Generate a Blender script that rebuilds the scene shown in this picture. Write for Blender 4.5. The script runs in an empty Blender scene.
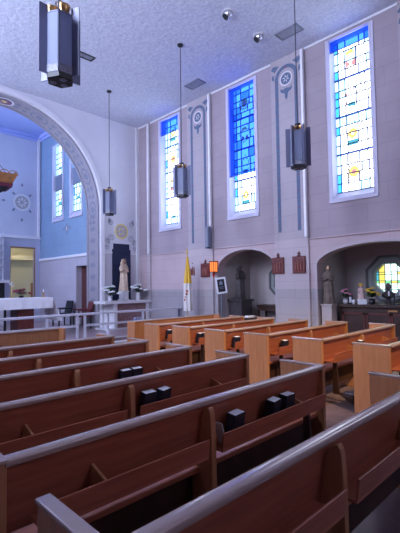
import bpy, bmesh, math, random
from mathutils import Vector, Matrix
random.seed(7)
S = bpy.context.scene
COL = S.collection
PI = math.pi

# ------------------------------------------------------------------ camera, world, exposure
cam = bpy.data.cameras.new('camera'); co = bpy.data.objects.new('camera', cam); COL.objects.link(co)
cam.sensor_fit = 'VERTICAL'; cam.sensor_height = 24.0; cam.lens = 24.0*404/533; cam.clip_start = 0.02
rx = Vector((0.71210369, -0.02344732, -0.70168266)); ry = Vector((-0.70193215, -0.04388891, -0.7108903))
ry = (ry - rx*rx.dot(ry)).normalized(); rz = rx.cross(ry)
M = Matrix((rx, ry, rz)).to_4x4(); M.translation = Vector((0, 0, 1.6)); co.matrix_world = M
S.camera = co
w = bpy.data.worlds.new('sky'); S.world = w; w.use_nodes = True
w.node_tree.nodes['Background'].inputs[0].default_value = (.55, .7, 1, 1)
w.node_tree.nodes['Background'].inputs[1].default_value = 1.0
S.view_settings.view_transform = 'Standard'; S.view_settings.look = 'None'; S.view_settings.gamma = 1
S.view_settings.use_curve_mapping = False
S.view_settings.exposure = 0.55

# ------------------------------------------------------------------ dimensions
XR, XL, YF, YB, ZC = 8.87, -0.57, 12.2, -4.2, 7.53     # nave walls and ceiling
XC = 4.17                                              # nave axis
CY1, CXR, CXL, CZ = 17.2, 7.3, 1.04, 8.2               # chancel
AR, AZ, AT = 3.08, 4.22, .85                           # chancel arch radius, spring, depth
FL = .2                                                # sanctuary floor height

# ------------------------------------------------------------------ materials
def mat(name, col, rough=.6, metal=0, spec=.5, noise=0, nscale=8, bump=0, bscale=60, stretch=None, coat=0, col2=None):
    m = bpy.data.materials.new(name); m.use_nodes = True; nt = m.node_tree; b = nt.nodes['Principled BSDF']
    b.inputs['Base Color'].default_value = (*col, 1); b.inputs['Roughness'].default_value = rough
    b.inputs['Metallic'].default_value = metal; b.inputs['Specular IOR Level'].default_value = spec
    if coat: b.inputs['Coat Weight'].default_value = coat; b.inputs['Coat Roughness'].default_value = .15
    tc = nt.nodes.new('ShaderNodeTexCoord'); mp = nt.nodes.new('ShaderNodeMapping')
    nt.links.new(tc.outputs['Object'], mp.inputs[0])
    if stretch: mp.inputs['Scale'].default_value = stretch
    if noise or col2:
        n = nt.nodes.new('ShaderNodeTexNoise'); n.inputs['Scale'].default_value = nscale; n.inputs['Detail'].default_value = 6
        r = nt.nodes.new('ShaderNodeValToRGB'); nt.links.new(mp.outputs[0], n.inputs[0]); nt.links.new(n.outputs[0], r.inputs[0])
        c2 = col2 or tuple(max(0, c*(1-noise)) for c in col); c1 = col if col2 else tuple(min(1, c*(1+noise*.6)) for c in col)
        r.color_ramp.elements[0].position = .32; r.color_ramp.elements[1].position = .68
        r.color_ramp.elements[0].color = (*c2, 1); r.color_ramp.elements[1].color = (*c1, 1)
        nt.links.new(r.outputs[0], b.inputs['Base Color'])
    if bump:
        n2 = nt.nodes.new('ShaderNodeTexNoise'); n2.inputs['Scale'].default_value = bscale; n2.inputs['Detail'].default_value = 5
        bp = nt.nodes.new('ShaderNodeBump'); bp.inputs['Strength'].default_value = bump; bp.inputs['Distance'].default_value = .02
        nt.links.new(mp.outputs[0], n2.inputs[0]); nt.links.new(n2.outputs[0], bp.inputs['Height']); nt.links.new(bp.outputs[0], b.inputs['Normal'])
    return m

def zoned(name, zones, courses=0, axis='Y', noise=.06, rough=.75):
    """painted wall: flat paint zones by height plus faint course joints"""
    m = bpy.data.materials.new(name); m.use_nodes = True; nt = m.node_tree; b = nt.nodes['Principled BSDF']
    b.inputs['Roughness'].default_value = rough
    L = nt.links.new; N = nt.nodes.new
    g = N('ShaderNodeNewGeometry'); sp = N('ShaderNodeSeparateXYZ'); L(g.outputs['Position'], sp.inputs[0])
    mul = N('ShaderNodeMath'); mul.operation = 'DIVIDE'; mul.inputs[1].default_value = 10; L(sp.outputs['Z'], mul.inputs[0])
    r = N('ShaderNodeValToRGB'); r.color_ramp.interpolation = 'CONSTANT'; L(mul.outputs[0], r.inputs[0])
    el = r.color_ramp.elements
    while len(el) < len(zones): el.new(.5)
    for e, (z, c) in zip(el, zones): e.position = z/10; 
    for e, (z, c) in zip(el, zones): e.color = (*c, 1)
    n = N('ShaderNodeTexNoise'); n.inputs['Scale'].default_value = 1.7; n.inputs['Detail'].default_value = 8; L(g.outputs['Position'], n.inputs[0])
    mr = N('ShaderNodeMapRange'); mr.inputs[1].default_value = .3; mr.inputs[2].default_value = .7
    mr.inputs[3].default_value = 1-noise; mr.inputs[4].default_value = 1+noise; L(n.outputs[0], mr.inputs[0])
    vm = N('ShaderNodeVectorMath'); vm.operation = 'SCALE'; L(r.outputs[0], vm.inputs[0]); L(mr.outputs[0], vm.inputs['Scale'])
    out = vm.outputs[0]
    if courses:
        cb = N('ShaderNodeCombineXYZ'); L(sp.outputs[axis], cb.inputs[0]); L(sp.outputs['Z'], cb.inputs[1])
        br = N('ShaderNodeTexBrick'); br.inputs['Scale'].default_value = 1; br.inputs['Brick Width'].default_value = courses*2.2
        br.inputs['Row Height'].default_value = courses; br.inputs['Mortar Size'].default_value = .008
        br.inputs['Color1'].default_value = (1, 1, 1, 1); br.inputs['Color2'].default_value = (.96, .96, .97, 1); br.inputs['Mortar'].default_value = (.84, .84, .86, 1)
        L(cb.outputs[0], br.inputs[0])
        mm = N('ShaderNodeVectorMath'); mm.operation = 'MULTIPLY'; L(out, mm.inputs[0]); L(br.outputs[0], mm.inputs[1]); out = mm.outputs[0]
    L(out, b.inputs['Base Color'])
    return m

def emit(name, col, s):
    m = bpy.data.materials.new(name); m.use_nodes = True; nt = m.node_tree
    for n in list(nt.nodes): nt.nodes.remove(n)
    e = nt.nodes.new('ShaderNodeEmission'); o = nt.nodes.new('ShaderNodeOutputMaterial')
    e.inputs[0].default_value = (*col, 1); e.inputs[1].default_value = s; nt.links.new(e.outputs[0], o.inputs[0])
    return m

MAUVE = (.41, .34, .385); PINK = (.56, .44, .47); DADO = (.38, .345, .385); WHITE = (.74, .74, .80)
m_rwall = zoned('painted plaster', [(0, DADO), (1.45, PINK), (2.72, MAUVE)], .42, 'Y')
m_pil = zoned('pilaster plaster', [(0, (.44, .40, .43)), (1.45, (.56, .48, .51)), (2.72, (.47, .415, .455))], .42, 'Y', .04)
m_fwall = zoned('white plaster', [(0, (.62, .60, .66)), (2.8, WHITE)], .0, 'X', .03)
m_niche = zoned('niche plaster', [(0, (.52, .465, .475)), (9.8, (.3, .3, .3))], .0, 'Y', .1)
m_ch_r = zoned('chancel blue plaster', [(0, (.50, .47, .55)), (2.8, (.25, .37, .54))], .55, 'Y', .05)
m_ch_b = zoned('chancel back plaster', [(0, (.50, .52, .64)), (3.72, (.60, .62, .74))], .0, 'X', .04)
m_ceil = mat('stucco ceiling', (.74, .77, .88), .95, col2=(.57, .60, .73), nscale=20, bump=1.0, bscale=10)
m_chceil = mat('chancel ceiling paint', (.42, .50, .88), .9)
m_trim = mat('white trim', (.80, .79, .84), .5)
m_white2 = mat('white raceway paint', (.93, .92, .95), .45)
m_emb = mat('emblem ground paint', (.48, .44, .46), .8)
m_arch = mat('shaded arch soffit paint', (.34, .32, .37), .7, noise=.15, nscale=20)  # grey paint, darkened to carry the shade under the arch
m_orn = mat('ornament paint', (.22, .23, .31), .7)
m_gold = mat('gilt', (.85, .62, .22), .4, metal=.6)
m_stencil = mat('blue stencil paint', (.13, .18, .29), .8, noise=.25, nscale=30)
m_stencil2 = mat('maroon stencil paint', (.22, .12, .20), .8)
m_cream = mat('cream stencil paint', (.72, .68, .70), .8)
m_casing = mat('window casing paint', (.62, .60, .76), .5)
m_floor = mat('aisle tile', (.17, .12, .13), .42, col2=(.10, .07, .08), nscale=5)
m_chfloor = mat('sanctuary tile', (.30, .22, .24), .35, noise=.25, nscale=6)
m_step = mat('step stone', (.62, .60, .66), .5, noise=.1)
m_wood = mat('pew wood', (.42, .128, .072), .36, col2=(.31, .09, .05), nscale=3.5, stretch=(.7, 6, 9), coat=.15)
m_woodend = mat('pew end wood', (.50, .225, .105), .4, col2=(.40, .17, .078), nscale=4, stretch=(6, 6, .8), coat=.15)
m_rail = mat('polished pew cap', (.42, .30, .26), .18, coat=1.0)
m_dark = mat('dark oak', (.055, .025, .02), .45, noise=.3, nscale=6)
m_redwood = mat('red mahogany', (.16, .035, .03), .45, noise=.3, nscale=8, stretch=(4, 4, 1))
m_pad = mat('kneeler vinyl', (.10, .07, .08), .5)
m_black = mat('black metal', (.012, .012, .018), .45)
m_fin = mat('lantern metal', (.15, .16, .25), .38, metal=.3)
m_brass = mat('brass', (.55, .33, .14), .35, metal=.9)
m_cord = mat('lamp rod', (.05, .05, .08), .5)
m_cloth = mat('white altar cloth', (.90, .91, .96), .8, bump=.15, bscale=5)
m_marble = mat('white marble', (.74, .72, .76), .35, noise=.08, nscale=5)
m_redmarble = mat('red marble', (.20, .09, .09), .3, col2=(.32, .2, .2), nscale=12)
m_navy = mat('navy mosaic', (.012, .02, .07), .6, noise=.5, nscale=30)
m_statue = mat('cream painted statue', (.72, .55, .42), .6, noise=.15, nscale=9)
m_statuedark = mat('dark bronze statue', (.07, .055, .065), .5, noise=.3, nscale=9)
m_robe = mat('brown robe', (.20, .15, .13), .7, noise=.3, nscale=9)
m_skin = mat('painted skin', (.60, .36, .26), .6)
m_hair = mat('dark hair', (.03, .02, .02), .7)
m_green = mat('leaves', (.04, .09, .035), .6)
m_wflower = mat('white petals', (.8, .82, .84), .7)
m_pflower = mat('pink petals', (.75, .32, .48), .7)
m_yflower = mat('yellow petals', (.85, .55, .04), .7)
m_rflower = mat('dark red petals', (.22, .03, .06), .7)
m_page = mat('paper', (.85, .86, .92), .8)
m_book = mat('navy book cloth', (.012, .014, .03), .5)
m_flagy = mat('yellow silk', (.80, .50, .05), .6); m_flagw = mat('white silk', (.82, .78, .76), .6); m_flagr = mat('red silk', (.5, .1, .05), .6)
m_paintrail = mat('white painted rail', (.66, .66, .74), .45)
m_leather = mat('black leather', (.015, .018, .03), .45); m_redleather = mat('maroon leather', (.13, .02, .03), .45)
m_vent = mat('vent metal', (.26, .28, .36), .6); m_greymet = mat('grey speaker', (.20, .24, .34), .5)
m_chrome = mat('spot bowl', (.65, .67, .75), .25, metal=.7)
m_plaque = mat('plaque red', (.14, .025, .03), .5, noise=.3, nscale=18); m_plaquer = mat('plaque relief', (.24, .07, .06), .5)
m_gold_em = mat('yellow paint', (.80, .66, .25), .6)
m_redcup = mat('red glass cup', (.45, .04, .02), .3)
m_canopy = mat('canopy wood', (.42, .17, .05), .5, noise=.3, nscale=6); m_fringe = mat('canopy fringe', (.16, .02, .05), .7)
m_yroom = mat('yellow room paint', (.62, .58, .42), .8); m_doorwood = mat('door wood', (.36, .17, .08), .5)
m_doorred = mat('dark red door', (.10, .03, .03), .5)
m_octedge = mat('octagon outer edge', (.14, .14, .15), .6)
m_octframe = mat('octagon frame', (.30, .33, .34), .6)
m_frost = bpy.data.materials.new('frosted glass'); m_frost.use_nodes = True
_nt = m_frost.node_tree; _b = _nt.nodes['Principled BSDF']; _b.inputs['Base Color'].default_value = (.34, .38, .52, 1); _b.inputs['Roughness'].default_value = .5
_t = _nt.nodes.new('ShaderNodeBsdfTranslucent'); _t.inputs[0].default_value = (.75, .78, .9, 1); _m = _nt.nodes.new('ShaderNodeMixShader'); _m.inputs[0].default_value = .5
_nt.links.new(_b.outputs[0], _m.inputs[1]); _nt.links.new(_t.outputs[0], _m.inputs[2]); _nt.links.new(_m.outputs[0], _nt.nodes['Material Output'].inputs[0])
m_blind = bpy.data.materials.new('blue sun blind'); m_blind.use_nodes = True
_nt = m_blind.node_tree; _b = _nt.nodes['Principled BSDF']; _b.inputs['Base Color'].default_value = (.035, .05, .35, 1); _b.inputs['Roughness'].default_value = .8
_t = _nt.nodes.new('ShaderNodeBsdfTransparent'); _t.inputs[0].default_value = (.2, .42, 1, 1); _m = _nt.nodes.new('ShaderNodeMixShader'); _m.inputs[0].default_value = .85
_nt.links.new(_b.outputs[0], _m.inputs[1]); _nt.links.new(_t.outputs[0], _m.inputs[2]); _nt.links.new(_m.outputs[0], _nt.nodes['Material Output'].inputs[0])

WS = 4.2   # daylight behind the clear panes
g_white = emit('clear glass in daylight', (.74, .82, 1.0), WS)
g_pale = emit('pale blue glass', (.42, .74, 1.0), 2.2)
g_cyan = emit('cyan glass', (.05, .42, .95), 1.6)
g_yel = emit('amber glass', (1.0, .70, .22), 1.1)
g_red = emit('rose glass', (.85, .36, .42), .9)
g_tan = emit('tan glass', (.75, .68, .62), .85)
g_teal = emit('teal glass', (.10, .48, .62), .9)
g_blue = emit('blue glass', (.06, .16, .9), 1.4)
g_green = emit('green glass', (.25, .8, .35), 1.0)
g_oct = emit('octagon clear glass', (.72, 1.0, .92), 1.5); g_octy = emit('octagon straw glass', (.85, .72, .15), 1.0)
g_side = emit('added plain glass glow', (.66, .74, 1.0), 21.0)
GL = [g_white, g_pale, g_cyan, g_yel, g_red, g_teal, g_blue, g_tan]
m_lead = mat('window lead', (.03, .05, .14), .7)
m_bar = mat('window saddle bar', (.06, .12, .40), .7)

# ------------------------------------------------------------------ mesh builder
class MB:
    def __init__(s): s.v = []; s.f = []; s.m = []
    def poly(s, pts, mi=0):
        n = len(s.v); s.v += [tuple(p) for p in pts]; s.f.append(list(range(n, n+len(pts)))); s.m.append(mi); return s
    def hexa(s, p, mi=0):
        n = len(s.v); s.v += [tuple(q) for q in p]
        for f in ((0,3,2,1),(4,5,6,7),(0,1,5,4),(1,2,6,5),(2,3,7,6),(3,0,4,7)): s.f.append([n+i for i in f]); s.m.append(mi)
        return s
    def box(s, x0, x1, y0, y1, z0, z1, mi=0):
        return s.hexa([(x0,y0,z0),(x1,y0,z0),(x1,y1,z0),(x0,y1,z0),(x0,y0,z1),(x1,y0,z1),(x1,y1,z1),(x0,y1,z1)], mi)
    def prism(s, pts, vec, mi=0):
        """closed polygon pts extruded along vec"""
        n = len(s.v); k = len(pts); s.v += [tuple(p) for p in pts] + [tuple(Vector(p)+Vector(vec)) for p in pts]
        s.f.append(list(range(n+k-1, n-1, -1))); s.m.append(mi); s.f.append(list(range(n+k, n+2*k))); s.m.append(mi)
        for i in range(k): j = (i+1) % k; s.f.append([n+i, n+j, n+k+j, n+k+i]); s.m.append(mi)
        return s
    def loft(s, rings, mi=0, caps=True, closed=True):
        n = len(s.v); k = len(rings[0])
        for r in rings: s.v += [tuple(p) for p in r]
        for a in range(len(rings)-1):
            for i in range(k if closed else k-1):
                j = (i+1) % k; s.f.append([n+a*k+i, n+a*k+j, n+(a+1)*k+j, n+(a+1)*k+i]); s.m.append(mi)
        if caps and closed:
            s.f.append([n+i for i in range(k-1, -1, -1)]); s.m.append(mi)
            s.f.append([n+(len(rings)-1)*k+i for i in range(k)]); s.m.append(mi)
        return s
    def lathe(s, prof, c=(0,0,0), seg=20, mi=0, sx=1, sy=1, ph=0):
        rings = [[(c[0]+r*sx*math.cos(2*PI*i/seg+ph), c[1]+r*sy*math.sin(2*PI*i/seg+ph), c[2]+z) for i in range(seg)] for r, z in prof]
        return s.loft(rings, mi)
    def tube(s, pts, r, seg=8, mi=0, taper=None):
        pts = [Vector(p) for p in pts]; rings = []
        for i, p in enumerate(pts):
            d = (pts[min(i+1, len(pts)-1)] - pts[max(i-1, 0)]).normalized()
            a = d.cross(Vector((0,0,1)) if abs(d.z) < .9 else Vector((1,0,0))).normalized(); b = d.cross(a)
            rr = taper[i] if taper else r
            rings.append([p + a*rr*math.cos(2*PI*k/seg) + b*rr*math.sin(2*PI*k/seg) for k in range(seg)])
        return s.loft(rings, mi)
    def ball(s, c, r, mi=0, seg=12, rg=8, sc=(1,1,1)):
        rings = []
        for a in range(rg+1):
            t = PI*a/rg; rr = max(r*math.sin(t), r*.02)
            rings.append([(c[0]+sc[0]*rr*math.cos(2*PI*i/seg), c[1]+sc[1]*rr*math.sin(2*PI*i/seg), c[2]-sc[2]*r*math.cos(t)) for i in range(seg)])
        return s.loft(rings, mi)
    def build(s, name, mats, parent=None, bevel=0, smooth=False, seg=2, loc=None):
        me = bpy.data.meshes.new(name); me.from_pydata(s.v, [], s.f); me.update()
        mats = mats if isinstance(mats, (list, tuple)) else [mats]
        for m in mats: me.materials.append(m)
        me.polygons.foreach_set('material_index', s.m)
        bm = bmesh.new(); bm.from_mesh(me); bmesh.ops.recalc_face_normals(bm, faces=bm.faces)
        bm.to_mesh(me); bm.free()
        if smooth:
            me.polygons.foreach_set('use_smooth', [True]*len(me.polygons)); me.set_sharp_from_angle(angle=math.radians(38))
        o = bpy.data.objects.new(name, me); COL.objects.link(o)
        if parent: o.parent = parent
        if loc: o.location = loc
        if bevel:
            b = o.modifiers.new('bevel', 'BEVEL'); b.width = bevel; b.segments = seg; b.limit_method = 'ANGLE'; b.angle_limit = math.radians(35)
        return o

def thing(name, label, cat, loc=(0,0,0), rz=0, group=None):
    o = bpy.data.objects.new(name, None); COL.objects.link(o); o.empty_display_size = .1
    o.location = loc; o.rotation_euler = (0, 0, rz); o['label'] = label; o['category'] = cat
    if group: o['group'] = group
    return o
def tag(o, label, cat, group=None):
    o['label'] = label; o['category'] = cat
    if group: o['group'] = group
    return o
def struct(o): o['kind'] = 'structure'; return o
def dup(root, loc, label, rz=None, group=None, parent=None):
    def rec(o, par):
        c = o.copy(); COL.objects.link(c)
        if par: c.parent = par; c.matrix_parent_inverse = o.matrix_parent_inverse.copy()
        for ch in [k for k in bpy.data.objects if k.parent == o]: rec(ch, c)
        return c
    r = rec(root, None); r.location = loc; r['label'] = label
    if rz is not None: r.rotation_euler = (0, 0, rz)
    if group: r['group'] = group
    return r

# ================================================================== STRUCTURE
RW = .3    # wall thickness at the nave windows
WIN_Y = [10.39, 7.21, 4.0, .8]; WZ0, WZ1, WH = 3.56, 7.42, .5
NICHES = [(6.17, 8.22, 2.05, 2.60), (2.15, 4.95, 2.05, 2.50)]
def niche_z(n, y):
    y0, y1, zs, za = n; t = (y-(y0+y1)/2)/((y1-y0)/2)
    return zs + (za-zs)*math.sqrt(max(0, 1-t*t))
def side_wall(name, xa, xb, niches, m):
    b = MB()
    # lower part with arched niches
    ys = sorted([YB, YF] + [v for n in niches for v in n[:2]])
    z_mid = 2.72
    for i in range(len(ys)-1):
        a, c = ys[i], ys[i+1]; n = next((n for n in niches if n[0] == a and n[1] == c), None)
        if not n: b.box(xa, xb, a, c, 0, z_mid)
        else:
            K = 28; tt = [-math.cos(PI*k/K) for k in range(K+1)]; yy = [(a+c)/2 + t*(c-a)/2 for t in tt]
            for k in range(K):
                y0, y1 = yy[k], yy[k+1]; z0, z1 = niche_z(n, y0), niche_z(n, y1)
                b.hexa([(xa,y0,z0),(xb,y0,z0),(xb,y1,z1),(xa,y1,z1),(xa,y0,z_mid),(xb,y0,z_mid),(xb,y1,z_mid),(xa,y1,z_mid)])
    # upper part with window openings
    b.box(xa, xb, YB, YF, z_mid, WZ0); b.box(xa, xb, YB, YF, WZ1, ZC+.3)
    e = sorted([v for y in (WIN_Y if xa > 0 else WIN_Y[:3]) for v in (y-WH, y+WH)]); e = [YB] + e + [YF]
    for i in range(0, len(e), 2): b.box(xa, xb, e[i], e[i+1], WZ0, WZ1)
    return struct(b.build(name, m))
side_wall('wall_right', XR, XR+RW, NICHES, m_rwall)
side_wall('wall_left', XL-RW, XL, [], m_rwall)
struct(MB().box(XL-RW, XR+RW, YB-.3, YB, 0, ZC+.3).build('wall_back', m_fwall))
struct(MB().box(XL-RW, XR+RW, YB-.3, YF+AT, ZC, ZC+.3).build('ceiling', m_ceil))
struct(MB().box(XL-RW, XR+2.2, YB-.3, 9.45, -.2, 0).build('floor', m_floor))
b = MB(); b.box(XL, XR, 9.75, YF, -.2, FL); b.box(XL-RW, XR+RW, YF, CY1+.3, -.2, FL)
struct(b.build('floor_sanctuary', m_chfloor))
b = MB(); b.box(XL, XR, 9.45, 9.75, -.2, .1)
b.box(XL, XR, 9.44, 9.5, .085, .112); b.box(XL, XR, 9.73, 9.8, FL-.02, FL+.006)
struct(b.build('trim_1', m_step, bevel=.008))

# front wall with the chancel arch
b = MB()
b.box(XL-RW, XC-AR, YF, YF+AT, 0, ZC+.3); b.box(XC+AR, XR+RW, YF, YF+AT, 0, ZC+.3)
K = 56; pr = [(XC-AR*math.cos(PI*k/K), AZ+AR*math.sin(PI*k/K)) for k in range(K+1)]
for k in range(K):
    (x0, z0), (x1, z1) = pr[k], pr[k+1]
    b.hexa([(x0,YF,z0),(x1,YF,z1),(x1,YF+AT,z1),(x0,YF+AT,z0),(x0,YF,ZC+.7),(x1,YF,ZC+.7),(x1,YF+AT,ZC+.7),(x0,YF+AT,ZC+.7)])
b.box(XL-RW, XR+RW, YF+AT-.02, YF+AT, ZC+.2, CZ+.3)
struct(b.build('wall_front', m_fwall))
def arch_ring(r0, r1, y0, y1, zb=FL):
    b = MB(); K = 64; ring = []
    path = [(-1, 0, zb)] + [(-math.cos(PI*k/K), math.sin(PI*k/K), None) for k in range(K+1)] + [(1, 0, zb)]
    rings = []
    for cx, cz, z in path:
        def pt(r, y): return (XC+r*cx, y, (z if z is not None else AZ+r*cz))
        rings.append([pt(r0, y0), pt(r1, y0), pt(r1, y1), pt(r0, y1)])
    return b.loft(rings)
struct(arch_ring(AR, AR+.15, YF-.07, YF+.001).build('trim_2', m_trim, bevel=.015))          # white arch moulding
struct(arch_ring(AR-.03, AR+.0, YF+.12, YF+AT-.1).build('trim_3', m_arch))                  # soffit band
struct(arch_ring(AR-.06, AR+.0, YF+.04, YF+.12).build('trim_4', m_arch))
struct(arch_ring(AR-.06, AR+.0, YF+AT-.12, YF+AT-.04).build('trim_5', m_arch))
# stencilled scrolls and medallions on the soffit
b = MB()
def soff(th, y, r=AR-.033): return (XC+r*math.cos(th), y, AZ+r*math.sin(th))
def soff_ring(th, rad, wd, mi=0, ea=1.3):
    n = 20
    for i in range(n):
        a0, a1 = 2*PI*i/n, 2*PI*(i+1)/n; q = []
        for rr, a in ((rad, a0), (rad, a1), (rad-wd, a1), (rad-wd, a0)):
            q.append(soff(th+rr*ea*math.cos(a)/AR, YF+.43+rr*math.sin(a)))
        b.poly(q, mi)
for k in range(9):
    th = PI/2 + (k-4)*.385
    soff_ring(th, .23, .05, 0); 
    n = 16; b.poly([soff(th+.12*math.cos(2*PI*i/n)/AR, YF+.43+.11*math.sin(2*PI*i/n)) for i in range(n)], 0)
    for s in (-1, 1):
        for q in (-1, 1):
            c = th + s*.15
            b.poly([soff(c-.03, YF+.43+q*.1), soff(c, YF+.43+q*.2), soff(c+.03, YF+.43+q*.1), soff(c, YF+.43+q*.03)], 0)
struct(b.build('trim_6', [m_orn]))
b = MB(); n = 24; th = PI/2-.02
b.poly([soff(th+.30*math.cos(2*PI*i/n)/AR, YF+.43+.25*math.sin(2*PI*i/n), AR-.045) for i in range(n)], 0); b.poly([soff(th+.24*math.cos(2*PI*i/n)/AR, YF+.43+.2*math.sin(2*PI*i/n), AR-.05) for i in range(n)], 1)
b.poly([soff(th+.10*math.cos(2*PI*i/6)/AR, YF+.43+.09*math.sin(2*PI*i/6), AR-.055) for i in range(6)], 2); struct(b.build('trim_34', [m_trim, m_stencil2, m_gold_em]))
b = MB()
for s in (-1, 1):
    for z in [1.0+.42*i for i in range(8)]:
        x = XC+s*(AR-.034)
        for q in (-1, 1): b.poly([(x, YF+.43+q*.05, z), (x, YF+.43+q*.18, z+.12), (x, YF+.43+q*.05, z+.24), (x, YF+.43, z+.12)], 0)
struct(b.build('trim_7', [m_orn]))

# chancel
def wall_with_rects(b, xa, xb, y0, y1, z0, z1, holes):
    ys = sorted({y0, y1} | {v for h in holes for v in h[:2]})
    for i in range(len(ys)-1):
        a, c = ys[i], ys[i+1]; hs = sorted([h for h in holes if h[0] <= a and h[1] >= c], key=lambda h: h[2]); z = z0
        for h in hs:
            if h[2] > z: b.box(xa, xb, a, c, z, h[2])
            z = h[3]
        if z < z1: b.box(xa, xb, a, c, z, z1)
CW = [(15.06, 15.92), (13.55, 14.41)]
CWZ = (4.32, 7.45)
DOOR = (13.06, 13.98, FL, 2.4)
b = MB(); wall_with_rects(b, CXR, CXR+.3, YF+AT, CY1+.3, 0, CZ+.2, [(a, c, *CWZ) for a, c in CW] + [DOOR]); struct(b.build('wall_chancel_right', m_ch_r))
b = MB(); wall_with_rects(b, CXL-.3, CXL, YF+AT, CY1+.3, 0, CZ+.2, [(a, c, *CWZ) for a, c in CW]); struct(b.build('wall_chancel_left', m_ch_r))
b = MB(); OP = (6.07, 7.1, .9, 3.33)
b.box(CXL, OP[0], CY1, CY1+.25, 0, CZ+.2); b.box(OP[1], CXR, CY1, CY1+.25, 0, CZ+.2); b.box(OP[0], OP[1], CY1, CY1+.25, 0, OP[2]); b.box(OP[0], OP[1], CY1, CY1+.25, OP[3], CZ+.2)
struct(b.build('wall_chancel_back', m_ch_b))
struct(MB().box(CXL-.3, CXR+.3, YF+AT, CY1+.3, CZ, CZ+.3).build('ceiling_chancel', m_chceil))
b = MB()
b.box(CXL, CXR, CY1-.12, CY1, CZ-.14, CZ); b.box(CXL, CXR, CY1-.06, CY1, CZ-.26, CZ-.14)
for s, x in ((-1, CXR), (1, CXL)):
    b.box(min(x, x+s*.12), max(x, x+s*.12), YF+AT, CY1, CZ-.14, CZ); b.box(min(x, x+s*.06), max(x, x+s*.06), YF+AT, CY1, CZ-.26, CZ-.14)
struct(b.build('trim_8', m_chceil, bevel=.02))
b = MB()
b.box(CXR-.05, CXR, YF+AT, CY1, 2.74, 2.84); b.box(CXL, CXL+.05, YF+AT, CY1, 2.74, 2.84)
b.box(CXL, CXR, CY1-.05, CY1, 3.68, 3.80)
b.box(CXR-.14, CXR-.04, CY1-.1, CY1, 3.8, CZ-.14); b.box(5.66, 5.74, CY1-.06, CY1, FL, 3.68)
struct(b.build('trim_9', m_trim, bevel=.01))
# room seen beyond the glazed opening
b = MB(); b.box(5.4, 9.0, 19.3, 19.5, 0, 3.8, 0); b.box(5.2, 5.4, CY1+.25, 19.5, 0, 3.8, 0); b.box(9.0, 9.2, CY1+.25, 19.5, 0, 3.8, 0)
b.box(5.2, 9.2, CY1+.25, 19.5, 3.6, 3.8, 0); b.box(5.2, 9.2, CY1+.25, 19.5, -.1, 0, 0)
b.box(5.4, 9.0, 18.9, 19.3, 2.9, 3.1, 0)
struct(b.build('wall_sacristy', m_yroom))
b = MB(); y = CY1+.02
b.box(OP[0]-.01, OP[0]+.02, y, y+.08, OP[2], OP[3]); b.box(OP[1]-.02, OP[1]+.01, y, y+.08, OP[2], OP[3]); b.box(OP[0], OP[1], y, y+.08, OP[3]-.05, OP[3]); b.box(OP[0], OP[1], y, y+.08, OP[2], OP[2]+.05)
struct(b.build('window_9', m_doorwood))
b = MB(); b.box(7.75, 8.35, 19.24, 19.3, 0, 1.85); dd = struct(b.build('door_2', m_doorwood, bevel=.01))
# added sacristy ceiling lamp, out of view, to brighten the yellow room
b = MB(); b.lathe([(.02, .12), (.16, .1), (.2, .02), (.12, -.02)], (7.0, 18.2, 3.46)); o = b.build('added_ceiling_lamp', emit('lamp glass', (1, .88, .66), 14), smooth=True); tag(o, 'added small ceiling lamp, unseen, in the yellow room behind the chancel', 'lamp')
# chancel side door recess
b = MB(); a, c, z0, z1 = DOOR
b.box(CXR+.3, CXR+1.2, c, c+.05, 0, 2.6); b.box(CXR+.3, CXR+1.2, a-.05, a, 0, 2.6); b.box(CXR+.3, CXR+1.2, a, c, z1, z1+.1); b.box(CXR+1.2, CXR+1.25, a, c, 0, 2.6)
struct(b.build('wall_passage', m_arch))
b = MB(); b.box(CXR+.22, CXR+.27, a, c, z0, z1); b.box(CXR+.2, CXR+.22, a+.12, c-.12, z0+.2, 1.1); b.box(CXR+.2, CXR+.22, a+.12, c-.12, 1.25, z1-.15)
dd = struct(b.build('door_1', m_doorred, bevel=.006))
MB().ball((CXR+.18, a+.06, 1.2), .035).build('door_knob', m_brass, dd, smooth=True)

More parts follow.
